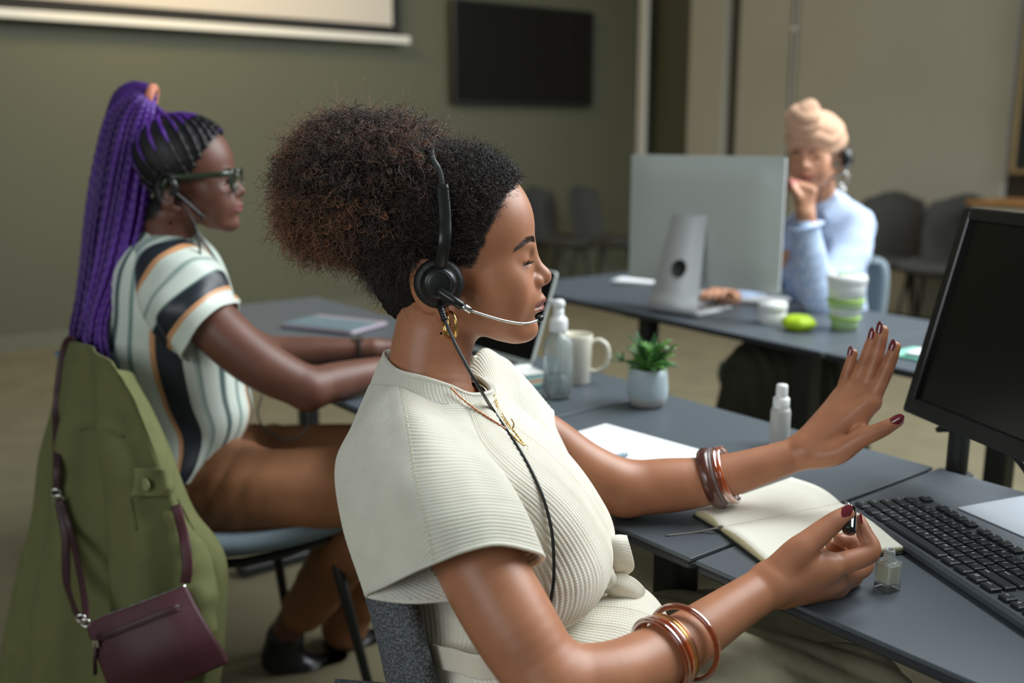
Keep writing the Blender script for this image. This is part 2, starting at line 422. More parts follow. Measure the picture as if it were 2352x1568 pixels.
# ------------------------------------------------------------------ desks
M_desk = mat('charcoal_desk_laminate', (80, 87, 94), .42, noise=.03, nscale=300, bump=.04, bscale=900, spec=.5)
M_deskedge = mat('dark_desk_edge', (48, 50, 54), .5, noise=.04, nscale=120)
DT = .018
def desk(label, x0, x1, y0, y1, legs, org=(0, 0), rot=ROT, grp='charcoal desks'):
    ca, sa = math.cos(rot), math.sin(rot); cx, cy = (x0+x1)/2, (y0+y1)/2
    loc = (org[0]+cx*ca-cy*sa, org[1]+cx*sa+cy*ca, 0)
    d = thing('desk', label, 'desk', loc, rot, grp)
    mk('desktop', *rbox((0, 0, .74-.003), (x1-x0, y1-y0, .006), .002), M_desk, d, smooth=False)
    mk('edge_band', *rbox((0, 0, .74-.006-(DT-.006)/2), (x1-x0-.001, y1-y0-.001, DT-.006), .008), M_deskedge, d, smooth=False)
    for lx, ly in legs:
        lg = mk('leg', *rbox((lx-cx, ly-cy, .37), (.05, .05, .68), .008), M_blackmetal, d, smooth=False)
        mk('foot', *rbox((lx-cx, ly-cy, .018), (min(.5, (x1-x0)*.85), .06, .03), .012), M_blackmetal, lg, smooth=False)
        mk('top_plate', *rbox((lx-cx, ly-cy, .716), (.14, .09, .008), .004), M_blackmetal, lg, smooth=False)
    return d
F0 = .896; B0 = 1.468
desk('charcoal desk carrying the black keyboard and the large black monitor', F0, B0, -.62, .775, [(1.2, -.5), (1.2, .3)])
desk('narrow charcoal desk section carrying the potted plant and the open notebook', F0, B0, .783, 1.368, [(1.0, .90)])
desk('charcoal desk with the open laptop and the pump bottle on it', F0+.02, B0+.02, 1.376, 2.95, [(1.28, 2.62), (1.15, 1.62)])
R2 = math.radians(35)   # far desks: direction az -35
desk('charcoal desk in the second row with the silver computer on it', 0, .6, .055, 1.42, [(.1, .17), (.1, .78)], org=(.79, 2.34), rot=R2)
desk('charcoal desk in the second row behind the raised hand and the monitor', 0, .6, -1.32, .047, [(.1, -.36), (.1, -1.2)], org=(.79, 2.34), rot=R2)
# ------------------------------------------------------------------ chairs
M_chairblack = mat('dark_chair_fabric', (58, 57, 54), .85, noise=.12, nscale=120, bump=.3, bscale=900)
def knit_fabric(name, c1, c2, scale, bump):
    q = NT(name); tc = q.n('ShaderNodeTexCoord'); v = q.n('ShaderNodeTexVoronoi'); v.inputs['Scale'].default_value = scale
    mp = q.n('ShaderNodeMapping'); mp.inputs['Scale'].default_value = (1, 1, 1.7)
    q.l(tc.outputs['Object'], mp.inputs[0]); q.l(mp.outputs[0], v.inputs['Vector'])
    q.l(q.ramp(v.outputs['Distance'], [(.05, s2l(c1)), (.6, s2l(c2))]), q.b.inputs['Base Color']); q.b.inputs['Roughness'].default_value = .9
    q.bump(q.math('SUBTRACT', 1.0, v.outputs['Distance']), bump, .002); return q.m
M_greyknit = knit_fabric('grey_woven_upholstery', (140, 145, 148), (74, 78, 82), 260, .9)
M_bluegrey = mat('blue_grey_upholstery', (112, 126, 134), .85, noise=.1, nscale=200, bump=.3, bscale=800)
def chair(label, loc, rotz, shell, m, legm, group=None, lean=14, W_=.46, H=.42, hole=False, bk=1.0, bo=0.0):
    """facing +x; seat at .45; shell back; four tapered legs"""
    t = thing('chair', label, 'chair', loc, rotz, group)
    # seat pan
    C = []
    for i, x in enumerate((-.2, -.1, .05, .18, .25)):
        w = W_/2*(.86, .98, 1.0, .95, .82)[i]; z = (.46, .445, .44, .45, .435)[i]
        C.append([[x, w*s, z+.018*abs(s)**3] for s in (-1, -.6, 0, .6, 1)])
    V, Fc, uv, _ = grid(C, 4, 4); o = solid(mk('seat', V, Fc, m, t), .035); 
    C = []; tl = math.tan(math.radians(lean))
    for i, h in enumerate((0.0, .12, .25, .36, H)):
        w = bk*W_/2*(.80, .96, 1.0, .92, .55)[i]; x = -.2-h*tl+.0*i
        C.append([[x+.055*abs(s)**2.2, w*s+bo, .47+h-(.03*abs(s)**3 if i == 4 else 0)] for s in (-1, -.6, 0, .6, 1)])
    V, Fc, uv, _ = grid(C, 5, 5); o = solid(mk('backrest', V, Fc, m, t), .028, 1)
    if hole: mk('hand_grip', *rbox((-.2-.34*tl+.012, 0, .47+.34), (.012, .13, .03), .005), M_black, t, smooth=False)
    for sx, sy in ((1, 1), (1, -1), (-1, 1), (-1, -1)):
        mk('leg', *tube([[.12*sx, .15*sy, .435], [.2*sx-.01, .21*sy, .0]], [.013, .010], 10), legm, t)
    fr = mk('seat_frame', *tube(cr([[.14, .16, .425], [-.14, .16, .425], [-.14, -.16, .425], [.14, -.16, .425]], 4, True), .010, 8, True), legm, t)
    return t
def at_depth(px, Y, z=0.0): return (float((px-1176)/FPX*(Y*CP+(CAM_H-.5)*SP)), Y, z)
g = 'dark chairs lined up along the walls'
chair('dark chair by the olive wall under the television, left of its pair', at_depth(1284, 7.7), ROT-math.pi/2+.25, 1, M_chairblack, M_blackmetal, g, 10, .40, .40)
chair('dark chair by the olive wall under the television, right of its pair', at_depth(1386, 7.75), ROT-math.pi/2+.2, 1, M_chairblack, M_blackmetal, g, 10, .40, .40)
chair('dark chair against the beige partition, nearest the woman in the turban', at_depth(2036, 6.5), math.pi+ROT+.45, 1, M_chairblack, M_blackmetal, g, 12, .42, .42, True)
chair('dark chair against the beige partition, just left of the black monitor', at_depth(2165, 6.1), math.pi+ROT+.15, 1, M_chairblack, M_blackmetal, g, 22, .46, .42, True)
# ------------------------------------------------------------------ things on the desks
M_silver = mat('brushed_aluminium', (204, 210, 206), .45, metal=.2, noise=.03, nscale=200)
M_silverlight = mat('light_aluminium', (206, 208, 210), .45, metal=.15, noise=.02, nscale=150)
M_glass = mat('clear_glass', (244, 248, 246), .03, trans=.90, ior=1.22)
M_clearplastic = mat('clear_plastic', (236, 242, 242), .07, trans=.88, ior=1.2)
M_liquid = mat('clear_liquid', (226, 232, 226), .02, trans=1.0, ior=1.33)
M_whiteplastic = mat('white_plastic', (232, 233, 232), .35, noise=.02, nscale=60)
M_cream = mat('cream_glaze', (226, 222, 206), .25, noise=.03, nscale=30, coat=.4)
M_paper = mat('white_paper', (236, 238, 240), .8, noise=.015, nscale=30)
M_cream_page = mat('cream_notebook_paper', (238, 234, 218), .8, noise=.015, nscale=40)
M_chrome = mat('chrome', (210, 210, 208), .12, metal=1.0, noise=.03, nscale=60)
M_gold = mat('polished_gold', (226, 184, 112), .16, metal=1.0, noise=.05, nscale=80)

def on(label, name, cat, px, py, rotz=0, group=None, z=.74):
    p = desk_pt(px, py, z); return thing(name, label, cat, (p[0], p[1], z), rotz, group)
# all-in-one computer seen from behind
im = thing('desktop_computer', 'silver all-in-one computer seen from behind on the second-row desk', 'computer', tuple(desk_pt(1548, 722)), math.radians(-42))
def imac():
    xr = .0; n = 0
    # gently domed back
    C = []
    hw, z0, z1 = .256, .082, .462; tilt = math.tan(math.radians(3))
    for i in range(7):
        z = z0+(z1-z0)*i/6; row = []
        for j in range(9):
            s = -1+j/4; e = max(abs(s)**5, abs(i/3-1)**5)
            row.append([.036+hw*s, .0645+.012*e, z])
        C.append(row)
    V, Fc, uv, _ = grid(C, 4, 4); mk('back_shell', V, Fc, M_silver, im)
    mk('edge_frame', *rbox((.036, .084, (z0+z1)/2), (2*hw, .012, z1-z0), .012, ax=1), M_silverlight, im, smooth=False)
    mk('screen', *rbox((.036, .0915, (z0+z1)/2+.02), (2*hw-.03, .003, z1-z0-.075), .004, ax=1), M_screen, im, smooth=False)
    # bent aluminium foot with its cable hole
    def sect(z): t = z/.29; return np.array([0, -.015+.083*t, z])
    V = []; Fc = []; N = 13
    prof = [(.19, .006), (.12, .006), (.05, .006), (.012, .006), (-.006, .011), (-.012, .028)]
    pts = [np.array([0, y, z]) for y, z in prof]+[sect(z) for z in (.06, .10, .14, .18, .22, .26, .29)]
    pts = cr(pts, 3)
    for p in pts:
        w = .085-.028*max(0, p[2])/.29
        V += [[-w+.04*0, p[1], p[2]], [w, p[1], p[2]]]
    F_ = [(2*i, 2*i+1, 2*i+3, 2*i+2) for i in range(len(pts)-1)]
    st = mk('stand', V, F_, M_silverlight, im); solid(st, .009, 0)
    t_ = .14/.29; yh = -.015+.083*t_
    a = np.linspace(0, 2*np.pi, 28, endpoint=False)
    ring = np.stack([.026*np.cos(a), np.full(28, yh-.001), .135+.026*np.sin(a)], 1); ring[:, 1] += (ring[:, 2]-.14)*.286
    mk('cable_hole_rim', *tube(ring, .003, 6, True), M_silverlight, st)
    v = np.vstack([ring+[0, -.0062, 0], ring+[0, .006, 0]])
    mk('cable_hole', v, [tuple(range(28))]+[(i, (i+1) % 28, 28+(i+1) % 28, 28+i) for i in range(28)], mat('hole_dark', (42, 46, 48), .6, noise=.05), st)
imac()
# slim white keyboard in front of the woman in the turban
k = on('slim white keyboard lying behind the silver computer', 'slim_keyboard', 'keyboard', 1700, 690, math.radians(-30))
mk('base', *rbox((0, 0, .008), (.30, .115, .012), .01), M_whiteplastic, k, smooth=False)
kb_me = None
for r in range(5):
    for c_ in range(13):
        if kb_me is None: o = mk('key', *rbox((0, 0, 0), (.0185, .0165, .003), .002), M_whiteplastic, k, smooth=False); kb_me = o.data
        else: o = link_mesh('key', kb_me, k)
        o.location = (-.132+.022*c_, -.042+.0205*r, .0155)
# paper pile
pl = on('loose pile of white paper left of the silver computer', 'paper_pile', 'paper', 1456, 650, math.radians(-30))
for i in range(5):
    V, F_ = rbox((0, 0, 0), (.15, .10, .0022), .002); o = mk('sheet', V, F_, M_paper, pl, smooth=False); o.location = (.003*i, -.002*i, .0022+.0026*i); o.rotation_euler = (0, 0, .03*(i-2))
# white cream jar
j = on('round white jar with a lid on the second-row desk', 'cream_jar', 'jar', 1773, 742)
mk('jar_body', *lathe([(0, 0), (.036, .001), (.038, .004), (.038, .034), (.036, .036), (0, .036)], 36), M_whiteplastic, j)
mk('lid', *lathe([(0, .037), (.039, .0372), (.040, .039), (.040, .056), (.038, .059), (0, .059)], 36), M_whiteplastic, j)
# lime green rounded case
g_ = on('lime green rounded stress ball between white jar and striped cup', 'stress_ball', 'ball', 1833, 758, .4)
V, F_ = lathe([(0, 0), (.03, .002), (.043, .012), (.046, .022), (.041, .032), (.028, .040), (0, .043)], 36)
a = np.arctan2(V[:, 1], V[:, 0]); V[:, :2] *= (1+.05*np.cos(6*a))[:, None]
mk('shell', V, F_, mat('lime_green_rubber', (176, 208, 34), .5, noise=.05, nscale=30), g_)
mk('seam', *tube([[.0465*(1+.05*math.cos(6*t))*math.cos(t), .0465*(1+.05*math.cos(6*t))*math.sin(t), .021] for t in np.linspace(0, 6.283, 48, endpoint=False)], .0012, 6, True), mat('dark_lime', (140, 172, 28), .5, noise=.04), g_)
# collapsible cup with green bands
cu = on('tall white and pale green ribbed travel cup', 'travel_cup', 'cup', 1938, 756)
M_pg = mat('pale_green_silicone', (176, 208, 152), .5, noise=.03, nscale=30)
for i, (z0, z1, r0, r1) in enumerate(((.0, .034, .034, .038), (.034, .082, .0395, .044), (.082, .128, .0455, .050))):
    mk('cup_section', *lathe([(0 if i == 0 else r0-.006, z0), (r0, z0+.001), (r1, z1-.004), (r1-.001, z1), (r1-.008, z1)], 36), (M_pg if i == 0 else M_whiteplastic), cu)
for z, r in ((.034, .040), (.082, .0465)): mk('green_band', *tube([[r*math.cos(t), r*math.sin(t), z] for t in np.linspace(0, 6.283, 40, endpoint=False)], .004, 8, True), mat('green_band', (150, 190, 80), .5, noise=.03), cu)
mk('sleeve', *lathe([(.0445, .062), (.0462, .0622), (.0472, .079), (.0455, .08)], 36), M_pg, cu)
mk('lid', *lathe([(.0, .128), (.051, .128), (.053, .131), (.053, .146), (.050, .150), (0, .151)], 36), M_whiteplastic, cu)
mk('lid_flap', *rbox((.0, 0, .154), (.05, .022, .006), .004), M_pg, cu, smooth=False)
# mint folder and papers behind the monitor edge
f = on('mint green folder with white papers on it beside the black monitor', 'folder', 'folder', 2100, 822, math.radians(35))
mk('cover', *rbox((.03, -.06, .004), (.12, .24, .006), .004), mat('mint_card', (136, 206, 182), .6, noise=.03, nscale=30), f, smooth=False)
for i in range(3):
    o = mk('sheet', *rbox((0, 0, 0), (.11, .20, .0022), .002), M_paper, f, smooth=False); o.location = (.045, -.075-.004*i, .009+.0027*i); o.rotation_euler = (0, 0, .06*i)

# open laptop at the near-left desk, screen towards the left
def laptop(label, p, rotz, w=.32, dep=.22, hgt=.215, tilt=20, opened=True, m=M_silver, x=0):
    t = thing('laptop', label, 'laptop', (p[0], p[1], .74), rotz)
    mk('base', *rbox((0, 0, .0085), (dep, w, .013), .012), m, t, smooth=False)
    kd = mk('keyboard_deck', *rbox((.035, 0, .0156), (.1, w-.04, .0016), .004), M_black, t, smooth=False)
    me = None
    for r in range(5):
        for c_ in range(13):
            if me is None: o = mk('key', *rbox((0, 0, 0), (.015, .0185, .002), .002), M_black, kd, smooth=False); me = o.data
            else: o = link_mesh('key', me, kd)
            o.location = (-.004+.0195*r, -.129+.0215*c_, .0172)
    mk('touchpad', *rbox((-.065, 0, .0156), (.06, .1, .001), .004), M_silverlight, t, smooth=False)
    a = math.radians(tilt); R = np.array([[math.cos(a), 0, math.sin(a)], [0, 1, 0], [-math.sin(a), 0, math.cos(a)]])
    def hinge(vf): return (vf[0] @ R.T+np.array([dep/2-.004, 0, .016]), vf[1])
    ld = mk('lid', *hinge(rbox((0, 0, hgt/2), (.007, w, hgt), .01, ax=0)), m, t, smooth=False)
    mk('screen', *hinge(rbox((-.0042, 0, hgt/2), (.0015, w-.008, hgt-.008), .006, ax=0)), M_screen, ld, smooth=False)
    return t
lp = desk_pt(1222, 853); lc = lp+UU*.165-VV*.10
laptop('open laptop with a dark screen behind the pump bottle', lc, ROT)
# flat tablet keyboard beside the woman with purple braids
tp = on('open notebook computer base lying flat by the hands of the braided woman', 'tablet_keyboard', 'keyboard', 768, 750, math.radians(62))
mk('case', *rbox((0, 0, .006), (.17, .25, .011), .012), mat('rose_silver', (186, 172, 184), .4, metal=.4, noise=.03), tp, smooth=False)
kd = mk('key_field', *rbox((-.012, 0, .0122), (.13, .235, .0015), .004), mat('teal_grey_keys', (118, 136, 142), .6, noise=.1, nscale=150), tp, smooth=False)
me = None
for r in range(6):
    for c_ in range(12):
        if me is None: o = mk('key', *rbox((0, 0, 0), (.0165, .0165, .0015), .002), MATS['teal_grey_keys'], kd, smooth=False); me = o.data
        else: o = link_mesh('key', me, kd)
        o.location = (-.064+.0205*r, -.105+.0191*c_, .0138)
# sticky-note stack
st = on('small stack of coloured sticky notes beside the pump bottle', 'sticky_notes', 'sticky notes', 1205, 884, .5)
for i, c_ in enumerate(((120, 190, 186), (226, 226, 220), (230, 170, 110), (214, 224, 220), (130, 196, 188), (235, 235, 230))):
    mk('note_pad', *rbox((.002*(i % 2), -.001*i, .003+.0055*i), (.05, .06, .005), .002), mat('sticky_%d' % i, c_, .7, noise=.02), st, smooth=False)
# pump bottle
pb = on('clear pump bottle with white head, quarter full', 'pump_bottle', 'bottle', 1281, 912)
R_ = .0290
mk('bottle_wall', *lathe([(0, 0), (R_-.003, 0), (R_, .003), (R_, .105), (R_-.002, .118), (.018, .130), (.0125, .134), (.0125, .140), (.0105, .140), (.0105, .133), (.016, .128), (R_-.004, .116), (R_-.0022, .104), (R_-.0022, .006), (0, .005)], 40), M_clearplastic, pb)
mk('liquid', *lathe([(0, .0055), (R_-.0026, .0062), (R_-.0026, .040), (0, .040)], 40), M_liquid, pb)
mk('dip_tube', *tube(cr([[.0, 0, .145], [0, .001, .1], [-.004, .002, .05], [-.008, .002, .01]], 6), .0026, 8), M_clearplastic, pb)
ph = mk('pump_collar', *lathe([(0, .136), (.0175, .136), (.0185, .139), (.0185, .158), (.016, .164), (.0115, .166), (.0105, .172), (.0105, .186), (0, .186)], 32), M_whiteplastic, pb)
V = lathe([(0, .184), (.0115, .185), (.0125, .189), (.0125, .196), (.009, .200), (0, .201)], 28); mk('pump_head', *V, M_whiteplastic, ph)
mk('nozzle', *tube(cr([[0, 0, .193], [-.012, .018, .1935], [-.018, .028, .191]], 4), .0048, 10), M_whiteplastic, ph)
# mug
mg = on('cream ceramic mug with a round handle behind the pump bottle', 'mug', 'mug', 1322, 878)
mk('mug_body', *lathe([(0, 0), (.028, 0), (.031, .003), (.0350, .09), (.036, .104), (.0355, .106), (.0335, .105), (.0325, .09), (.029, .010), (0, .008)], 44), M_cream, mg)
hd = [[.033, 0, .088], [.048, -.004, .094], [.064, -.008, .084], [.069, -.010, .062], [.062, -.008, .038], [.046, -.004, .026], [.031, 0, .026]]
mk('handle', *tube(cr(hd, 6), .0062, 10, flat=.75), M_cream, mg)
mk('drink', *lathe([(0, .09), (.0322, .09)], 40, cap=False), mat('milky_tea', (214, 204, 168), .3, noise=.03), mg)
# potted plant
pt = on('small succulent in a pale blue-white ceramic pot', 'potted_plant', 'plant', 1486, 930)
q = NT('two_tone_glaze'); tc = q.n('ShaderNodeTexCoord'); sx = q.n('ShaderNodeSeparateXYZ'); q.l(tc.outputs['Object'], sx.inputs[0])
nz = q.n('ShaderNodeTexNoise'); nz.inputs['Scale'].default_value = 40; q.l(tc.outputs['Object'], nz.inputs[0])
h = q.math('ADD', sx.outputs[2], q.math('MULTIPLY', nz.outputs[0], .003))
q.l(q.ramp(q.math('MULTIPLY', h, 12.0), [(.16, s2l((176, 174, 168))), (.27, s2l((182, 190, 190))), (.30, s2l((172, 188, 194))), (.92, s2l((176, 191, 197))), (.96, s2l((214, 212, 214)))]), q.b.inputs['Base Color']); q.b.inputs['Roughness'].default_value = .45
mk('pot', *lathe([(0, 0), (.028, 0), (.034, .004), (.0395, .018), (.0405, .032), (.0385, .060), (.0365, .075), (.0345, .076), (.0335, .072), (.034, .06), (0, .058)], 44), q.m, pt)
mk('soil', *lathe([(0, .064), (.033, .062)], 24, cap=False), mat('soil', (48, 38, 28), .95, noise=.3, nscale=200, bump=.6, bscale=300), pt)
M_leaf = mat('succulent_green', (88, 138, 62), .38, noise=.35, nscale=45); M_leafp = mat('pale_leaf', (168, 196, 160), .4, noise=.15, nscale=60); M_leafd = mat('deep_leaf', (52, 92, 48), .4, noise=.3, nscale=50)
def leaf_mesh(L, w, m, curl):
    C = []
    for i in range(6):
        t = i/5; ww = w*math.sin(math.pi*min(1, .12+t*.86))**.8*(1 if i < 5 else .25)
        C.append([[L*t, s*ww, curl*t*t*L+.16*ww*abs(s)] for s in (-1, -.4, .4, 1)])
    V, Fc, uv, _ = grid(C, 2, 2); return V, Fc
leafs = []
for L, w, m, cu_ in ((.042, .0056, M_leaf, -.2), (.036, .0064, M_leaf, -.45), (.050, .005, M_leafd, -.1), (.034, .0062, M_leafp, -.3), (.045, .0058, M_leafd, -.35)):
    V, Fc = leaf_mesh(L, w, m, cu_); o = mk('leaf', V, Fc, m, pt); solid(o, .0016, 0); leafs.append(o)
rg = random.Random(4)
used0 = set()
for i in range(84):
    a = rg.uniform(0, 6.283); tier = rg.random(); el = 1.35-1.15*tier+rg.uniform(-.15, .15); rr = .012*rg.random()+.006*tier
    src = leafs[rg.choices(range(5), (5, 4, 2, 1, 2))[0]]
    if src.name not in used0: o = src; used0.add(src.name)
    else: o = src.copy(); COL.objects.link(o); o.parent = pt
    hz = .066+rg.uniform(0, .045)*(1-tier*.55)
    o.location = (rr*math.cos(a), rr*math.sin(a), hz); o.rotation_euler = (rg.uniform(-.5, .5), -el, a); s = rg.uniform(.75, 1.15); o.scale = (s, s, s)
for (dx, dz, L) in ((-1, .084, 1.5), (1, .105, 1.2)):   # the two longer shoots leaning out left and right
    stem_ = mk('stem', *tube(cr([[0, 0, .07], [.018*dx, .004, dz-.006], [.04*dx*L/1.3, .006, dz+.004]], 5), .0018, 6), M_leafd, pt)
    for k_ in range(7):
        o = leafs[3 if (dx > 0 and k_ > 3) else 2 if dx < 0 else 0].copy(); COL.objects.link(o); o.parent = pt
        o.location = (.042*dx*L/1.3, .006, dz+.003); a = (0 if dx > 0 else math.pi)+(k_-3)*.55; o.rotation_euler = (rg.uniform(-.6, .6), -.15-rg.random()*.7, a); s = .62; o.scale = (s, s, s)
# frosted spray bottle
sp = on('small frosted spray bottle with white cap by the outstretched wrist', 'spray_bottle', 'bottle', 1789, 1022)
M_frost = mat('frosted_plastic', (214, 214, 210), .45, noise=.03, trans=.45)
mk('bottle_body', *lathe([(0, 0), (.0150, 0), (.0168, .002), (.0168, .060), (.0150, .0655), (.0112, .067), (.0112, .071), (0, .071)], 36), M_frost, sp)
mk('cap_collar', *lathe([(0, .0665), (.0132, .0665), (.0138, .068), (.0138, .083), (.012, .085), (0, .085)], 32), M_whiteplastic, sp)
n_ = mk('spray_head', *lathe([(0, .084), (.0094, .084), (.0098, .086), (.0096, .104), (.0085, .107), (0, .1075)], 28), M_whiteplastic, sp)
mk('nozzle', *tube([[-.0085, -.003, .095], [-.0105, -.0036, .095]], .0022, 10), M_whiteplastic, n_)
# white sheet and pen
c0 = desk_pt(1392, 975); e1 = nrm(desk_pt(1640, 1044)-c0); e2 = np.array([e1[1], -e1[0], 0])
if e2[1] > 0: e2 = -e2
sh = thing('paper_sheet', 'blank white sheet of paper under the outstretched arm', 'paper', tuple(c0+e1*.148+e2*.105), math.atan2(e1[1], e1[0]))
mk('page', *rbox((0, 0, .0012), (.297, .21, .0024), .002), M_paper, sh, smooth=False)
pn = thing('pen', 'thin grey-blue pen lying on the white sheet', 'pen', tuple(desk_pt(1436, 1044, .7465)), .6)
mk('barrel', *tube([[-.13, 0, 0], [-.004, 0, 0], [.002, 0, 0]], [.0042, .0042, .003], 12), mat('pen_grey_blue', (120, 142, 158), .4, noise=.03), pn)
mk('tip', *tube([[.002, 0, 0], [.012, 0, 0]], [.003, .0008], 10), M_chrome, pn)
mk('clip', *rbox((-.11, 0, .0055), (.035, .003, .0012), .0008), M_chrome, pn, smooth=False)

# open notebook
def notebook():
    sb, stp = desk_pt(1655, 1209, .748), desk_pt(1932, 1154, .748)
    fo_b, fo_t = desk_pt(1597, 1168, .752), desk_pt(1818, 1091, .752)
    no_b, no_t = desk_pt(1762, 1290, .748), desk_pt(2083, 1256, .748)
    c = (sb+stp)/2; c[2] = .74
    t = thing('open_notebook', 'open blank cream notebook on the desk under the two hands', 'notebook', tuple(c), 0)
    T = np.linspace(0, 1, 5); S = np.linspace(0, 1, 9)
    def page(ob, ot, h0, hump, z0):
        C = []
        for s in S:
            C.append([[*( (sb+(stp-sb)*tt)*(1-s)+(ob+(ot-ob)*tt)*s )[:2], z0+h0*(1-s)**3*0+hump*math.sin(math.pi*min(1, s*1.02))**.9*(1-.6*s)+.002*s] for tt in T])
        return np.array(C)
    q = NT('ruled_cream_page'); uvn = q.n('ShaderNodeUVMap'); sx = q.n('ShaderNodeSeparateXYZ'); q.l(uvn.outputs[0], sx.inputs[0])
    ln = q.math('GREATER_THAN', q.math('FRACT', q.math('MULTIPLY', sx.outputs[0], 150.0)), .9)
    q.l(q.mixc(q.math('MULTIPLY', ln, .35), s2l((238, 235, 220)), s2l((196, 196, 186))), q.b.inputs['Base Color']); q.b.inputs['Roughness'].default_value = .85
    M_edge = mat('yellow_page_edges', (216, 206, 166), .7, noise=.15, nscale=400)
    for nm, ob, ot, hump, z0 in (('far_page_block', fo_b, fo_t, .010, .7470), ('near_page_block', no_b, no_t, .007, .7470)):
        C = page(ob, ot, 0, hump, z0); V, Fc, uv, (R, K) = grid(C, 4, 4)
        n = len(V); Vb = V.copy(); Vb[:, 2] = .7425; 
        rim = [j for j in range(K)]+[i*K+K-1 for i in range(1, R)]+[(R-1)*K+j for j in range(K-2, -1, -1)]+[i*K for i in range(R-2, 0, -1)]
        faces = [tuple(f) for f in Fc]+[tuple(n+i for i in f[::-1]) for f in Fc]+[(rim[i], n+rim[i], n+rim[(i+1) % len(rim)], rim[(i+1) % len(rim)]) for i in range(len(rim))]
        fm = [0]*len(Fc)+[1]*(len(Fc)+len(rim))
        mk(nm, np.vstack([V, Vb]), faces, None, t, world=True, mats=[q.m, M_edge], fmat=fm, uv=np.vstack([uv, uv]))
    M_cov = mat('dark_green_cover', (34, 42, 40), .5, noise=.1, nscale=100)
    ext = lambda o, s, k=1.03: s+(o-s)*k
    for nm, ob, ot in (('front_cover', fo_b, fo_t), ('back_cover', no_b, no_t)):
        A = [sb-(stp-sb)*.012, stp+(stp-sb)*.012, ext(ot, stp)+(stp-sb)*.012, ext(ob, sb)-(stp-sb)*.012]
        v = np.array([[*p[:2], z] for z in (.7402, .7424) for p in A])
        mk(nm, v, [(0, 1, 2, 3), (7, 6, 5, 4), (0, 4, 5, 1), (1, 5, 6, 2), (2, 6, 7, 3), (3, 7, 4, 0)], M_cov, t, world=True, smooth=False)
    rb = np.array([sb+[0, 0, -.002], desk_pt(1640, 1213, .747), desk_pt(1600, 1221, .7412), desk_pt(1530, 1229, .7412)])
    mk('ribbon', *tube(cr(rb, 8), .0022, 8, flat=.25), mat('grey_ribbon', (120, 118, 112), .6, noise=.1, nscale=300), t, world=True)
    mk('spine_tie', *tube(cr([sb+[-.004, 0, -.003], sb+[0, -.003, .002], sb+[.004, 0, -.003]], 4), .0016, 6), MATS['grey_ribbon'], t, world=True)
notebook()

# nail polish bottle
nb = on('small square glass nail polish bottle, open, beside the keyboard', 'nail_polish_bottle', 'bottle', 2037, 1352, math.radians(28))
def sqprof(prof, rr=.25, n=8):
    out = []
    for hx, hy, z in prof:
        r = min(hx, hy)*rr; ring = []
        for cx, cy, a0 in ((hx-r, hy-r, 0), (-hx+r, hy-r, 90), (-hx+r, -hy+r, 180), (hx-r, -hy+r, 270)):
            for i in range(n//2+1): a = math.radians(a0+90*i/(n//2)); ring.append((cx+r*math.cos(a), cy+r*math.sin(a), z))
        out.append(ring)
    k = len(out[0]); V = np.array(out).reshape(-1, 3)
    Fc = [(m*k+i, m*k+(i+1) % k, (m+1)*k+(i+1) % k, (m+1)*k+i) for m in range(len(out)-1) for i in range(k)]
    Fc += [tuple(range(k))[::-1], tuple(range((len(out)-1)*k, len(out)*k))]
    return V, Fc
mk('glass_body', *sqprof([(.0104, .0104, 0), (.0112, .0112, .001), (.0112, .0112, .034), (.0104, .0104, .0362), (.0068, .0068, .0366), (.0055, .0055, .036), (.0055, .0055, .0335), (.0088, .0088, .0325), (.0092, .0092, .031), (.0092, .0092, .0105), (.008, .008, .0085), (.003, .003, .0075)]), M_glass, nb, smooth=False)
mk('polish', *sqprof([(.0078, .0078, .0090), (.0090, .0090, .0108), (.0090, .0090, .0310), (.0082, .0082, .0318)]), mat('sheer_nail_polish', (226, 222, 194), .15, trans=.55, ior=1.45), nb)
pr_ = [(0.0050, .0335)]
for i in range(5): z = .0375+.0021*i; pr_ += [(.0056, z), (.0063, z+.0007), (.0063, z+.0012), (.0056, z+.0019)]
pr_ += [(.0056, .0490), (.0044, .0494), (.0042, .036)]
mk('threaded_neck', *lathe(pr_, 28, cap=False), mat('milky_glass', (226, 232, 230), .15, trans=.6, ior=1.45), nb)

# pale document under the monitor
d0 = desk_pt(2197, 1168); d1 = nrm(desk_pt(2352, 1140)-d0); d2 = np.array([d1[1], -d1[0], 0])
dc = thing('document', 'pale grey document sheet behind the black keyboard', 'paper', tuple(d0+d1*.15+d2*.09), math.atan2(d1[1], d1[0]))
mk('page', *rbox((0, 0, .001), (.30, .18, .002), .003), mat('pale_grey_sheet', (160, 166, 174), .5, noise=.02), dc, smooth=False)

# large black monitor on a post clamped to the desk's rear edge
mp_ = W(2087, 945, 1.55); ex = dirv(166); back = dirv(76); tl = math.radians(14)
up = np.array([0, 0, math.cos(tl)])+back*math.sin(tl); nn = np.cross(ex, up)
if nn @ back < 0: nn = -nn
mo = thing('monitor', 'large black monitor at the right edge tilted back, screen dark', 'monitor', tuple(W(2195, 1085, 1.60)*[1, 1, 0]+np.array([0, 0, .74])))
def MM(vf): v = np.asarray(vf[0]); return mp_+v[:, :1]*ex+v[:, 1:2]*nn+v[:, 2:]*up, vf[1]
mw, mh = .53, .322
bz = mk('bezel', *MM(join([rbox((.009, 0, mh/2), (.018, .026, mh), .004, ax=1), rbox((mw-.009, 0, mh/2), (.018, .026, mh), .004, ax=1), rbox((mw/2, 0, .0125), (mw-.03, .026, .025), .004, ax=1), rbox((mw/2, 0, mh-.009), (mw-.03, .026, .018), .004, ax=1)])), M_black, mo, world=True, smooth=False)
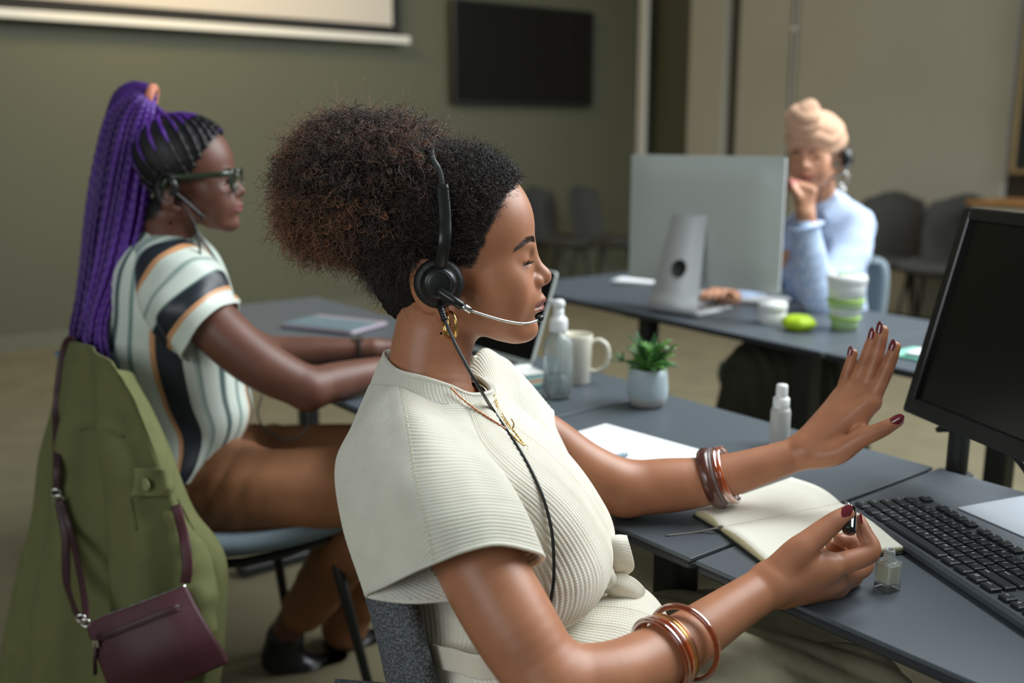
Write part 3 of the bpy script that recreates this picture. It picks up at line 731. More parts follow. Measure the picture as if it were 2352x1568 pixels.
mk('screen', *MM(rbox((mw/2, .002, mh/2), (mw-.03, .014, mh-.03), .002, ax=1)), mat('glossy_dark_screen', (16, 15, 12), .22, spec=.6, noise=.03, nscale=9), mo, world=True, smooth=False)
mk('back_cover', *MM(rbox((mw/2, .022, mh/2), (mw-.02, .022, mh-.02), .02, ax=1)), M_black, mo, world=True, smooth=False)
mk('rear_housing', *MM(rbox((mw/2, .045, mh/2), (.22, .04, .16), .02, ax=1)), M_black, mo, world=True, smooth=False)
pb_ = W(2196, 1086, 1.615); pb_[2] = .70
mk('post', *tube([pb_, pb_+[0, 0, .05], pb_+[0, 0, .36]], .0165, 16), M_blackmetal, mo, world=True)
ac = mp_+ex*mw/2+up*mh/2+nn*.06
mk('arm', *tube(cr([pb_+[0, 0, .22], pb_+[.05, -.06, .23], ac], 6), .016, 12), M_blackmetal, mo, world=True)
k0 = W(2168, 985, 1.60)
mk('clamp_knob', *tube([k0+[-.012, .0, -.002], k0+[.004, 0, .004], k0+[.03, 0, 0]], [.004, .009, .008], 12), M_black, mo, world=True)
mk('clamp', *rbox((pb_[0], pb_[1], .700), (.05, .05, .05), .006), M_blackmetal, mo, world=True, smooth=False)
cb = np.array([W(2330, 1035, 1.5), W(2338, 1052, 1.5), W(2355, 1075, 1.49), W(2372, 1098, 1.48), W(2400, 1105, 1.47)])
mk('cable', *tube(cr(cb, 6), .006, 10), M_black, mo, world=True)

# the black keyboard
KB_E1 = dirv(180-12.5); KB_E2 = np.array([-KB_E1[1], KB_E1[0], 0])
kc = desk_pt(2151, 1243, .758); U1 = .01905
kb = thing('keyboard', 'full-size black keyboard with white lettering in front of the monitor', 'keyboard', (kc[0], kc[1], .74), math.atan2(KB_E1[1], KB_E1[0]))
M_kbase = mat('keyboard_grey_case', (74, 80, 86), .42, noise=.03, nscale=150)
M_key = mat('black_keycap', (33, 36, 40), .42, noise=.06, nscale=300, bump=.04, bscale=2500)
M_leg = mat('key_legend_white', (232, 236, 238), .6, noise=.02)
X0 = -7.75*U1; Y0 = -1.5*U1
kx = lambda u: X0+u*U1
ky = lambda r: Y0+r*U1
mk('case', *rbox((kx(11.2), ky(3.05), .0075), (23.4*U1, 7.0*U1, .014), .008), M_kbase, kb, smooth=False)
rows = {0: [('Ctrl', 1.25), ('', 1.25), ('Alt', 1.25), (' ', 6.25), ('Alt Gr', 1.25), ('', 1.25), ('\u25a4', 1.25), ('Ctrl', 1.25)],
        1: [('Shift', 2.25)]+[(c_, 1) for c_ in 'ZXCVBNM,./']+[('Shift', 2.75)],
        2: [('Caps', 1.75)]+[(c_, 1) for c_ in "ASDFGHJKL;'"]+[('Enter', 2.25)],
        3: [('Tab', 1.5)]+[(c_, 1) for c_ in 'QWERTYUIOP[]']+[('\\', 1.5)],
        4: [('`', 1)]+[(c_, 1) for c_ in '1234567890-=']+[('Back', 2)],
        5.25: [('Esc', 1), (None, 1)]+[('F%d' % i, 1) for i in (1, 2, 3, 4)]+[(None, .5)]+[('F%d' % i, 1) for i in (5, 6, 7, 8)]+[(None, .5)]+[('F%d' % i, 1) for i in (9, 10, 11, 12)]}
extra = [('\u2190', 15.35, 0), ('\u2193', 16.35, 0), ('\u2192', 17.35, 0), ('\u2191', 16.35, 1), ('Del', 15.35, 3), ('End', 16.35, 3), ('PgDn', 17.35, 3), ('Ins', 15.35, 4), ('Home', 16.35, 4), ('PgUp', 17.35, 4)]
extra += [(c_, 18.7+i % 3, 1+i//3) for i, c_ in enumerate('123456789')]
key_me = {}; txt_me = {}
def legend(s, size):
    k = (s, size)
    if k not in txt_me:
        cu2 = bpy.data.curves.new('legend', 'FONT'); cu2.body = s; cu2.size = size; cu2.align_x = 'LEFT'; cu2.resolution_u = 2
        ob = bpy.data.objects.new('legend', cu2); COL.objects.link(ob)
        dg = bpy.context.evaluated_depsgraph_get(); me = bpy.data.meshes.new_from_object(ob.evaluated_get(dg)); me.materials.clear(); me.materials.append(M_leg)
        bpy.data.objects.remove(ob, do_unlink=True); txt_me[k] = me
    return txt_me[k]
def key(s, u, r, w):
    w_ = round(w, 2)
    if w_ not in key_me:
        V, F_ = rbox((0, 0, 0), (w_*U1-.0032, U1-.0034, .0046), .0022); V[V[:, 2] > .0015, :2] *= [(w_*U1-.0052)/(w_*U1-.0032), .9]
        o = mk('key', V, F_, M_key, kb, smooth=False); key_me[w_] = o.data
    else: o = link_mesh('key', key_me[w_], kb)
    o.location = (kx(u+w/2), ky(r+.5), .0172)
    if s and s.strip():
        big = len(s) == 1
        t = link_mesh('legend', legend(s, .0068 if big else .0044), o); t.location = ((-.0052 if big else -w_*U1/2+.0035), -.001 if big else 0, .0025)
for r, ks in rows.items():
    u = 0
    for s, w in ks:
        if s is not None: key(s, u, r, w)
        u += w
for s, u, r in extra: key(s, u, r, 1)
# ------------------------------------------------------------------ people: shared builders
def skin_mat(name, base, lip, rough=.42, sss=.12):
    q = NT(name); a = q.n('ShaderNodeAttribute', attribute_name='tone'); tc = q.n('ShaderNodeTexCoord')
    nz = q.n('ShaderNodeTexNoise'); nz.inputs['Scale'].default_value = 26; nz.inputs['Detail'].default_value = 6; q.l(tc.outputs['Object'], nz.inputs[0])
    b = np.array(s2l(base))
    vc = q.ramp(nz.outputs[0], [(.3, tuple(b*[.90, .87, .86])), (.7, tuple(np.minimum(1, b*[1.09, 1.10, 1.1])))])
    sp = q.n('ShaderNodeSeparateColor'); q.l(a.outputs['Color'], sp.inputs[0])
    c1 = q.mixc(sp.outputs[0], vc, s2l(lip))            # red channel: lips
    c2 = q.mixc(sp.outputs[1], c1, (.008, .006, .005))   # green channel: scalp under the hair
    c3 = q.mixc(sp.outputs[2], c2, tuple(b*[.55, .45, .42]))  # blue channel: darker skin (creases, lids)
    q.l(c3, q.b.inputs['Base Color']); q.b.inputs['Roughness'].default_value = rough; q.b.inputs['Specular IOR Level'].default_value = .45
    q.b.inputs['Subsurface Weight'].default_value = sss; q.b.inputs['Subsurface Radius'].default_value = (.010, .004, .002); q.b.inputs['Subsurface Scale'].default_value = 1
    n2 = q.n('ShaderNodeTexVoronoi'); n2.inputs['Scale'].default_value = 700; q.l(tc.outputs['Object'], n2.inputs['Vector'])
    n3 = q.n('ShaderNodeTexNoise'); n3.inputs['Scale'].default_value = 160; q.l(tc.outputs['Object'], n3.inputs[0])
    q.bump(q.math('ADD', n2.outputs['Distance'], q.math('MULTIPLY', n3.outputs[0], .8)), .07, .0004); return q.m

class Head:
    """head frame in mm: x forward, y to the person's left, z up"""
    def __init__(s, O, az, pitch=0, roll=0, scale=1.0):
        s.O = np.asarray(O, float); a = math.radians(az)
        x = np.array([math.sin(a), math.cos(a), 0]); y = np.array([-x[1], x[0], 0]); z = np.array([0, 0, 1.0])
        p = math.radians(pitch); x, z = x*math.cos(p)-z*math.sin(p), z*math.cos(p)+x*math.sin(p)
        r = math.radians(roll); y, z = y*math.cos(r)+z*math.sin(r), z*math.cos(r)-y*math.sin(r)
        s.R = np.stack([x, y, z], 1); s.k = scale/1000.0
    def __call__(s, *p):
        p = np.array(p if len(p) > 1 else p[0], float); return s.O+(p*s.k) @ s.R.T
    def inv(s, P): return ((np.asarray(P)-s.O) @ s.R)/s.k
    def build(s, F, smile=0.0):
        k = s.k; R = s.R
        E = lambda c, r, kk=14, op='u': F.ell(s(c), np.array(r)*k, R, kk*k, op)
        C = lambda a, b, ra, rb, kk=8, op='u', flat=None: F.cone(s(a), s(b), ra*k, rb*k, kk*k, op, None if flat is None else (R @ np.array(flat[0], float), flat[1]))
        E((-20.5, 0, 46), (92.5, 73, 82), 1)
        E((25, 0, 34), (48, 60, 60), 20)
        E((34, 0, -24), (44, 55, 66), 20)
        for y in (-1, 1):
            E((36, y*41, -14), (26, 20, 22), 16)
            C((-12, y*50, -48), (54, y*17, -82), 17, 14, 22)
            E((64.5, y*17, 18), (10, 17, 8), 14)            # brow ridge
            E((44, y*36, -38), (24, 18, 26), 20)          # cheek
        E((66, 0, -82), (16, 18, 15), 14)                   # chin
        E((62, 0, -46), (25, 30, 27), 14)                   # muzzle
        C((65.5, 0, 16), (84, 0, -13), 8.5, 8.5, 9)             # nose bridge
        E((86.5, 0, -18.5), (11.5, 10.5, 10.5), 8)
        for y in (-1, 1):
            E((77.5, y*12.5, -22.5), (10.5, 7.2, 8.6), 4)
            E((75.5, y*34, 9), (5.5, 14, 8), 10, 's')           # eye socket
            E((54, y*31, 6.5), (14.6, 15, 14.2), 6)              # lid ball
            E((83.5, y*6.2, -29.5), (4.2, 3.2, 3), 2, 's')        # nostril
        # lips
        up = [(86.4, 0, -45.5), (84.8, 8, -45), (78.5, 17, -49.5), (70.5, 24-2*smile, -53+4*smile)]
        lo = [(84.4, 0, -57.5), (82.6, 9, -57.6), (76.5, 17, -55.5), (70.5, 23-2*smile, -53+4*smile)]
        for pts, rr in ((up, (4.6, 4.5, 3.6, 1.6)), (lo, (5.4, 5.2, 3.8, 1.6))):
            for y in (-1, 1):
                for i in range(3):
                    a, b = pts[i], pts[i+1]; C((a[0], a[1]*y, a[2]), (b[0], b[1]*y, b[2]), rr[i], rr[i+1], 3.5)
        ml = [(91, 0, -51.8), (87.5, 9, -51.4), (81, 17, -52.4), (72.5, 25-2*smile, -53.2+4*smile)]
        for y in (-1, 1):
            for i in range(3):
                a, b = ml[i], ml[i+1]; C((a[0], a[1]*y, a[2]), (b[0], b[1]*y, b[2]), 1.5, 1.3, 2.2, 's')
        C((91.5, 0, -31), (90.5, 0, -38), 2.0, 2.4, 4, 's')     # philtrum
        C((83.5, -9, -65), (83.5, 9, -65), 4.5, 4.5, 9, 's')      # under the lower lip
        for y in (-1, 1):                                     # ears
            Re = R @ np.array(Matrix.Rotation(math.radians(18*y), 3, 'Z')) @ np.array(Matrix.Rotation(math.radians(-12), 3, 'Y'))
            F.ell(s((-44, y*74, -18)), np.array((22, 5.5, 32))*k, Re, 6*k)
            F.ell(s((-38, y*79.5, -14)), np.array((12, 4.5, 18))*k, Re, 5*k, 's')
            F.ell(s((-24, y*73, -48)), np.array((9, 5, 9))*k, R, 6*k)
    def eye_cut(s, F, openness=2.4, dz=0.5, dx=0.0):
        for y in (-1, 1):
            for t in np.linspace(-.85, .85, 7):
                F.ell(s((67.5+dx-4.5*abs(t)**2, y*(31.5+10.5*t), dz-1.0*abs(t))), np.array((6, 4, openness*(1-.75*t*t)+.2))*s.k, s.R, 1.2*s.k, 's')
    def tones(s, V, hairline, crown_only=True):
        q = s.inv(V); ax = np.abs(q[:, 1])
        lip = np.zeros(len(V))
        up = -41.6-.20*ax; lo = -63.5+.42*ax
        m = (q[:, 0] > 62) & (ax < 25) & (q[:, 2] < up) & (q[:, 2] > lo) & (q[:, 0]+.55*ax > 81.0)
        lip[m] = 1
        dark = np.zeros(len(V))
        # brow/lid shading of real pigment: lash line
        m = (np.hypot(ax-31.5, (q[:, 2]-1.2)*2.6) < 14.5) & (q[:, 0] > 47) & (q[:, 2] > -6) & (q[:, 2] < 9); dark[m] = .5
        H = np.array(hairline, float); zline = np.interp(q[:, 0], H[:, 0], H[:, 1])
        hr = np.clip((q[:, 2]-zline)/12.0+.5+.5*vnoise(q, .22, 3), 0, 1)
        hr[q[:, 0] > H[-1, 0]] = 0; hr[(q[:, 2] < -160) | (ax > 160)] = 0
        return lip, hr, dark, q
def head_eyes(h, person, iris=(52, 30, 18)):
    k = h.k
    q = 'eye_white'; Mw = mat('eye_white', (214, 206, 200), .15, noise=.03, nscale=300); Mi = mat('iris_brown', iris, .08, noise=.2, nscale=900, coat=1)
    for y in (-1, 1):
        V, F_ = lathe([(13.4*math.sin(t), -13.4*math.cos(t)) for t in np.linspace(0, math.pi, 18)], 24)
        o = mk('eyeball', h(V+np.array([54.2, y*31, 6.2])), F_, Mw, person, world=True)
        V, F_ = lathe([(0, 13.7)]+[(13.65*math.sin(t), 13.65*math.cos(t)) for t in np.linspace(.02, .42, 7)], 20)
        a = math.radians(105); Ry = np.array([[math.cos(a), 0, math.sin(a)], [0, 1, 0], [-math.sin(a), 0, math.cos(a)]])
        mk('iris', h(V @ Ry.T+np.array([54.2, y*31, 6.2])), F_, Mi, o, world=True)
def nail(name, person, tip, dr, nr, L, w, m):
    """curved almond nail plate: centre, direction, outward normal"""
    tip = np.asarray(tip, float); dr = nrm(dr); nr = nrm(nr-np.dot(nr, dr)*dr); bi = np.cross(nr, dr); C = []
    for i in range(7):
        t = i/6; hw = w/2*(1.0 if t < .45 else max(.12, (1-((t-.45)/.55)**2.0)**.6)); hw *= (.86+.14*min(1, t*4))
        C.append([tip+dr*(L*(t-.45))+bi*(hw*s)+nr*(-.30*w*s*s*(hw/(w/2))**2-.25*L*max(0, t-.5)**2-.0*t) for s in (-1, -.5, 0, .5, 1)])
    V, Fc, uv, _ = grid(C, 3, 3); o = mk(name, V, Fc, m, person, world=True); solid(o, .0007, 1); return o
def hair_curves(name, curves, radius, m, parent, taper=.45):
    """curves: list of (n,3) arrays in world space, drawn as round hair strands"""
    curves = np.asarray(curves, float); K, n = curves.shape[:2]
    M = np.array(ROOTM.get(root_of(parent).name, Matrix.Identity(4)).inverted()); P = curves.reshape(-1, 3) @ M[:3, :3].T+M[:3, 3]
    hc = bpy.data.hair_curves.new(name); hc.add_curves([n]*K)
    hc.attributes['position'].data.foreach_set('vector', P.astype(np.float32).ravel())
    ra = hc.attributes.get('radius') or hc.attributes.new('radius', 'FLOAT', 'POINT')
    rr = np.tile(radius*(1-(1-taper)*np.linspace(0, 1, n)**2), K)*np.repeat(RNG.uniform(.75, 1.25, K), n)
    ra.data.foreach_set('value', rr.astype(np.float32)); hc.materials.append(m)
    o = bpy.data.objects.new(name, hc); COL.objects.link(o); o.parent = parent; return o
def perp(D):
    D = D/np.linalg.norm(D, axis=-1, keepdims=True); A = np.where(np.abs(D[..., 2:3]) < .8, np.array([0, 0, 1.0]), np.array([1.0, 0, 0]))
    U = np.cross(A, D); U /= np.linalg.norm(U, axis=-1, keepdims=True); return D, U, np.cross(D, U)
def curls(start, dirs, length, amp, turns, n, droop=0.0, wander=.3, amp_pow=.6, rng=RNG):
    """helical strands growing from start along dirs"""
    K = len(start); t = np.linspace(0, 1, n)[None, :, None]
    D, U, B = perp(dirs); length = np.broadcast_to(length, K)[:, None, None]; amp = np.broadcast_to(amp, K)[:, None, None]
    ph = rng.uniform(0, 6.28, K)[:, None, None]; tr = np.broadcast_to(turns, K)[:, None, None]*rng.uniform(.75, 1.25, K)[:, None, None]
    sg = rng.choice([-1, 1], K)[:, None, None]; an = ph+sg*tr*t*6.283
    bend = (U*rng.normal(0, wander, K)[:, None]+B*rng.normal(0, wander, K)[:, None])[:, None]*length
    base = start[:, None]+D[:, None]*length*t+bend*t*t+np.array([0, 0, -1.0])*droop*length*t*t
    a = amp*t**amp_pow
    return base+a*(np.cos(an)*U[:, None]+np.sin(an)*B[:, None])-amp*0
def hand_field(F, wrist, mcps, fingers, thumb, palm_r=.0115, flat=None, k=.010):
    """wrist: list of (p,r) ; mcps: four points; fingers: four chains [(p,r)...] starting at the mcp; thumb: chain starting inside the palm"""
    for i, f in enumerate(fingers):
        for w in wrist: F.cone(w[0], f[0][0], w[1], f[0][1]*1.05, k)
        F.chain(f, .0035 if i else .0035)
    for i in range(3): F.cone(fingers[i][0][0], fingers[i+1][0][0], palm_r, palm_r, .006)
    F.chain(thumb, .006)
# ------------------------------------------------------------------ the woman in the cream knit
M_skin1 = skin_mat('warm_brown_skin', (172, 116, 85), (140, 84, 76), .44)
h1 = Head(W(1080, 600, 1.195), 91.5, 0, 0)
seat1 = W(1230, 1640, 1.15)
p1 = thing('person', 'woman in cream knitted top with a headset, one palm raised, holding a small brush', 'person', (seat1[0], seat1[1], 0.0))
def w(px, py, d, r=None): return (W(px, py, d), r)
def main_body():
    F = Field(); h1.build(F)
    # neck, shoulders, trunk
    F.chain([w(1006, 735, 1.192, .049), w(986, 840, 1.186, .0485), w(988, 960, 1.18, .056)], .018)
    F.cone(W(985, 985, 1.19), W(1015, 1070, 1.10), .042, .034, .02); F.cone(W(1000, 990, 1.19), W(1160, 985, 1.33), .045, .034, .02)
    F.chain([w(1000, 1000, 1.19, .056), w(1090, 1200, 1.19, .075), w(1130, 1400, 1.18, .07), w(1240, 1600, 1.16, .09)], .02)
    F.cone(W(1050, 925, 1.20), W(1100, 912, 1.225), .020, .014, .014)
    # near (right) arm
    na = [w(1010, 1085, 1.045, .047), w(1105, 1300, .992, .0440), w(1185, 1445, .968, .0425), w(1268, 1575, .955, .0375)]
    nf = [w(1268, 1575, .955, .0375), w(1400, 1556, .975, .0345), w(1480, 1525, 1.0, .0330), w(1565, 1478, 1.03, .0302), w(1680, 1400, 1.068, .0255), w(1768, 1344, 1.098, .0232)]
    F.chain(na, .02); F.chain(nf, .014)
    # far (left) arm
    fa = [w(1175, 965, 1.365, .034), w(1255, 1012, 1.372, .036), w(1340, 1076, 1.362, .0375), w(1436, 1122, 1.378, .0375)]
    ff = [w(1436, 1122, 1.378, .0375), w(1530, 1115, 1.38, .0378), w(1612, 1106, 1.38, .0340), w(1700, 1084, 1.38, .0285), w(1790, 1056, 1.38, .0245), w(1840, 1040, 1.38, .0225)]
    F.chain(fa, .018); F.chain(ff, .012)
    F.cone(W(1832, 1012, 1.385), W(1838, 1012, 1.385), .0095, .0095, .012)   # wrist bone
    # far hand, palm away, fingers up
    fing = [[w(2000, 924, 1.356, .0112), w(2031, 860, 1.352, .0100), w(2046, 824, 1.350, .0090), w(2056, 796, 1.349, .0078)],
            [w(1982, 903, 1.375, .0112), w(2008, 832, 1.372, .0102), w(2021, 788, 1.370, .0092), w(2028, 759, 1.369, .0078)],
            [w(1958, 899, 1.394, .0108), w(1985, 834, 1.394, .0094), w(1999, 795, 1.395, .0086), w(2007, 769, 1.395, .0074)],
            [w(1932, 911, 1.411, .0098), w(1945, 862, 1.412, .0084), w(1954, 832, 1.412, .0076), w(1960, 811, 1.412, .0066)]]
    hand_field(F, [(W(1850, 1038, 1.372), .0185), (W(1846, 1028, 1.392), .0165)], None, fing, [w(1880, 1047, 1.362, .0175), w(1925, 1038, 1.350, .0165), w(1974, 1008, 1.336, .0128), w(2026, 986, 1.327, .0104), w(2062, 966, 1.322, .0082)])
    F.cone(W(1985, 950, 1.36), W(1975, 1000, 1.345), .006, .006, .014)     # web of the thumb
    for f, g_ in zip(fing, (1850, 1848, 1846, 1846)):                       # tendons on the back of the hand
        a = f[0][0]; F.cone(a+np.array([-.010, -.006, .002]), W(g_+20, 1012, 1.375), .0042, .003, .009)
    # near hand, thumb and forefinger pinching the brush
    fn = [[w(1902, 1302, 1.105, .0130), w(1998, 1270, 1.112, .0110), w(1985, 1224, 1.122, .0092), w(1974, 1197, 1.128, .0076)],
          [w(1915, 1328, 1.125, .0128), w(1986, 1298, 1.150, .0108), w(1958, 1245, 1.160, .0092), w(1930, 1240, 1.155, .0082)],
          [w(1920, 1342, 1.146, .0120), w(1966, 1318, 1.175, .0102), w(1938, 1268, 1.180, .0086), w(1910, 1252, 1.170, .0076)],
          [w(1912, 1346, 1.165, .0110), w(1945, 1328, 1.195, .0092), w(1922, 1288, 1.198, .0078), w(1898, 1268, 1.185, .0068)]]
    hand_field(F, [(W(1775, 1338, 1.095), .0185), (W(1790, 1352, 1.112), .0165)], None, fn, [w(1800, 1300, 1.094, .0175), w(1832, 1268, 1.096, .0165), w(1860, 1244, 1.099, .0142), w(1912, 1202, 1.106, .0116), w(1944, 1180, 1.110, .0092)], k=.012)
    F.cone(W(1850, 1300, 1.102), W(1890, 1300, 1.105), .013, .012, .012)
    # hips and thighs inside the trousers
    F.chain([w(1240, 1600, 1.15, .10), w(1560, 1620, 1.14, .06), w(1950, 1645, 1.22, .05)], .02); F.chain([w(1300, 1560, 1.25, .08), w(1550, 1520, 1.36, .06), w(1830, 1500, 1.45, .05)], .02)
    F.chain([w(1950, 1645, 1.22, .05), w(1880, 2250, 1.33, .035)], .02); F.chain([w(1830, 1500, 1.45, .05), w(1880, 2080, 1.55, .035)], .02)
    h1.eye_cut(F, .5, 2.2, 1.6)
    return F
F1 = main_body(); V, Q = F1.mesh(.0021, hi=None); V = smooth_mesh(V, Q, 2, .4)
HAIRLINE1 = [(-125, -95), (-97, -80), (-90, -40), (-80, -8), (-66, 10), (-44, 16), (-10, 4), (4, 2), (14, 14), (24, 40), (34, 62), (45, 84), (53, 92), (60, 99), (68, 120)]
lip, hr, dk, q1 = h1.tones(V, HAIRLINE1)
for jx, jy, jz, r_ in ((2031, 860, 1.352, .008), (2046, 824, 1.350, .006), (2008, 832, 1.372, .008), (2021, 788, 1.370, .006), (1985, 834, 1.394, .008), (1945, 862, 1.412, .007), (2024, 987, 1.327, .009), (1912, 1202, 1.106, .009), (1998, 1270, 1.112, .008), (1985, 1224, 1.122, .006)):
    c_ = W(jx, jy, jz); dd = V-c_; dl = np.linalg.norm(dd, axis=1); dk = np.maximum(dk, .55*np.exp(-np.maximum(0, dl-.009)**2/(.6*r_)**2)*(.45+.55*np.abs(np.sin(dd[:, 2]*900+dd[:, 0]*300)))*(dl < .03))
b1 = mk('body', V, Q, M_skin1, p1, world=True, attrs={'tone': np.stack([lip, hr, dk], 1)})
head_eyes(h1, p1)
M_red = mat('burgundy_nail_lacquer', (104, 22, 34), .08, noise=.03, nscale=200, coat=1.0)
for (px, py, d), (px2, py2, d2), L, wd in (((2046.5, 792, 1.343), (2055, 766, 1.343), .0165, .0098), ((2016.5, 752, 1.363), (2021, 728, 1.363), .0175, .0102), ((1998.5, 765, 1.389), (2004, 741, 1.389), .0170, .0098), ((1950, 806, 1.407), (1955, 784, 1.407), .0145, .0084)):
    nail('fingernail', p1, W(px, py, d), W(px2, py2, d2)-W(px, py, d), np.array([-.86, -.62, .12]), L, wd, M_red)
nail('thumbnail', p1, W(2061, 962, 1.3130), W(2082, 950, 1.3090)-W(2061, 962, 1.3130), np.array([-.15, -.86, .55]), .018, .0128, M_red)
nail('thumbnail', p1, W(1943, 1173, 1.1005), W(1966, 1150, 1.1040)-W(1943, 1173, 1.1005), np.array([-.35, -.78, .52]), .0190, .0118, M_red)
nail('fingernail', p1, W(1981.5, 1190, 1.1235), W(1977, 1166, 1.130)-W(1981.5, 1190, 1.1235), np.array([.88, -.42, .2]), .0150, .0088, M_red)

# -------- hair
M_hairk = NT('black_curly_hair'); M_hairk.b.inputs['Base Color'].default_value = (.012, .009, .008, 1); M_hairk.b.inputs['Roughness'].default_value = .38; M_hairk = M_hairk.m
def hairmat(name, c, r=.42):
    q = NT(name); q.b.inputs['Base Color'].default_value = (*s2l(c), 1); q.b.inputs['Roughness'].default_value = r; q.b.inputs['Specular IOR Level'].default_value = .4
    hi = q.n('ShaderNodeHairInfo'); c_ = np.array(s2l(c)); q.l(q.ramp(hi.outputs['Random'], [(0, tuple(c_*.55)), (1, tuple(c_*1.5))]), q.b.inputs['Base Color']); return q.m
M_hair1 = hairmat('dark_brown_hair', (84, 64, 54), .34); M_hair2 = hairmat('auburn_hair_tips', (136, 92, 68), .36); M_hairk = hairmat('soft_black_hair', (50, 43, 40), .33)
PUFF = [(W(815, 425, 1.195), (.088, .092, .080)), (W(915, 370, 1.19), (.062, .085, .052)), (W(735, 470, 1.2), (.048, .065, .058)), (W(880, 500, 1.19), (.072, .08, .052)), (W(960, 420, 1.18), (.045, .07, .06))]
def puff_r(D):
    """distance from puff centre to its outline along unit directions"""
    c = PUFF[0][0]; best = np.zeros(len(D))
    for e, r in PUFF:
        r = np.array(r); o = (c-e)/r; d = D/r; a = (d*d).sum(1); b = (d*o).sum(1); cc = (o*o).sum()-1
        disc = b*b-a*cc; t = np.where(disc > 0, (-b+np.sqrt(np.maximum(disc, 0)))/a, 0); best = np.maximum(best, t)
    return best
def puff():
    Fp = Field()
    for e, r in PUFF: Fp.ell(e, np.array(r)*.86, None, .02)
    Fp.ell(h1((-66, 0, 0)), (.055, .062, .075), None, .02)
    V, Q = Fp.mesh(.004); V = V+vnormals(V, Q)*(vnoise(V, 170, 5)*.004+vnoise(V, 420, 6)*.0025)[:, None]
    hr_ = mk('hair', V, Q, mat('dark_hair_core', (20, 16, 14), .8, noise=.4, nscale=160, bump=.8, bscale=300, bdist=.004), p1, world=True)
    n = 15000; D = RNG.normal(size=(n, 3)); D /= np.linalg.norm(D, axis=1, keepdims=True); R_ = puff_r(D)
    fr = RNG.uniform(.72, .96, n); S = PUFF[0][0]+D*(R_*fr)[:, None]
    keep = h1.inv(S)[:, 0] < 14; S, D, fr = S[keep], D[keep], fr[keep]; n = len(S)
    D2 = D+RNG.normal(0, .75, (n, 3)); L = RNG.uniform(.016, .034, n)
    tip = vnoise(S, 34, 9)+.5*RNG.normal(size=n)+.9*(D[:, 2] < -.1)*(D[:, 0] < .2)
    g = np.where(tip > .75, 2, np.where(tip > -.25, 1, 0))
    for k_, m in enumerate((M_hairk, M_hair1, M_hair2)):
        s = g == k_
        hair_curves('puff_curls', curls(S[s], D2[s], L[s], RNG.uniform(.0018, .0042, s.sum()), RNG.uniform(2.0, 4.5, s.sum()), 34, .25, .35), .00030, m, hr_)
    # springy ringlets at the rim and stray flyaways
    n = 900; D = RNG.normal(size=(n, 3)); D[:, 1] *= .6; D /= np.linalg.norm(D, axis=1, keepdims=True); R_ = puff_r(D); S = PUFF[0][0]+D*(R_*.93)[:, None]
    keep = h1.inv(S)[:, 0] < 0; S, D = S[keep], D[keep]; n = len(S)
    hair_curves('flyaways', curls(S, D+RNG.normal(0, .5, (n, 3)), RNG.uniform(.015, .045, n), RNG.uniform(.002, .005, n), RNG.uniform(1, 3, n), 30, .1, .5), .00014, M_hair2, hr_)
    n = 420; D = RNG.normal(size=(n, 3)); D[:, 2] -= .4; D[:, 0] -= .5; D /= np.linalg.norm(D, axis=1, keepdims=True); R_ = puff_r(D); S = PUFF[0][0]+D*(R_*.9)[:, None]
    hair_curves('ringlets', curls(S, D*.6+[0, 0, -.5]+RNG.normal(0, .3, (n, 3)), RNG.uniform(.018, .032, n), RNG.uniform(.0035, .0055, n), RNG.uniform(2, 3.2, n), 36, .3, .2, .3), .00042, M_hair1, hr_)
    return hr_
hair1 = puff()
def scalp_hair():
    Vn = vnormals(b1_V, b1_Q); sel = np.nonzero((hr > .55))[0]
    def pick(mask, n): c = sel[mask[sel]]; return RNG.choice(c, n)
    # front and sides: combed back to the puff, tight crimped texture
    idx = pick(q1[:, 0] > -70, 11000); P = b1_V[idx]; N = Vn[idx]
    tgt = W(900, 420, 1.19)-P; tgt -= (tgt*N).sum(1, keepdims=True)*N; tgt /= np.linalg.norm(tgt, axis=1, keepdims=True)
    D = tgt+N*.34+RNG.normal(0, .22, P.shape); L = RNG.uniform(.016, .034, len(P))
    hair_curves('combed_back_hair', curls(P-N*.001, D, L, RNG.uniform(.0008, .0026, len(P)), RNG.uniform(1.5, 4, len(P)), 22, -.05, .16), .00026, M_hairk, hair1)
    idx = pick((q1[:, 0] > -20) & (q1[:, 2] > 60), 4200); P = b1_V[idx]; N = Vn[idx]
    D = N*.8+RNG.normal(0, .5, P.shape)+[-.3, 0, 0]; hair_curves('crown_curls', curls(P, D, RNG.uniform(.010, .018, len(P)), RNG.uniform(.0016, .003, len(P)), RNG.uniform(1.5, 3, len(P)), 22, 0, .3), .00026, M_hairk, hair1)
    # nape: loose curls under the puff
    idx = pick((q1[:, 0] < -48) & (q1[:, 2] < 30), 5200); P = b1_V[idx]; N = Vn[idx]
    low = np.clip((q1[idx, 2]+92)/60, .18, 1)
    D = N*.9+RNG.normal(0, .55, P.shape)+[-.25, 0, .1]; L = RNG.uniform(.016, .040, len(P))*low
    hair_curves('nape_curls', curls(P, D, L, RNG.uniform(.0016, .0036, len(P))*low, RNG.uniform(1.5, 4, len(P)), 28, .3, .35), .00028, M_hairk, hair1)
    # baby hairs along the hairline
    e = np.nonzero((hr > .15) & (hr < .75))[0]; idx = RNG.choice(e, 4200); P = b1_V[idx]; N = Vn[idx]
    tgt = W(900, 430, 1.19)-P; tgt -= (tgt*N).sum(1, keepdims=True)*N; tgt /= np.linalg.norm(tgt, axis=1, keepdims=True)
    hair_curves('baby_hairs', curls(P, tgt+N*.12+RNG.normal(0, .3, P.shape), RNG.uniform(.006, .017, len(P)), .0009, RNG.uniform(.5, 1.6, len(P)), 12, 0, .2), .00012, M_hairk, hair1)
b1_V, b1_Q = V, Q
scalp_hair()
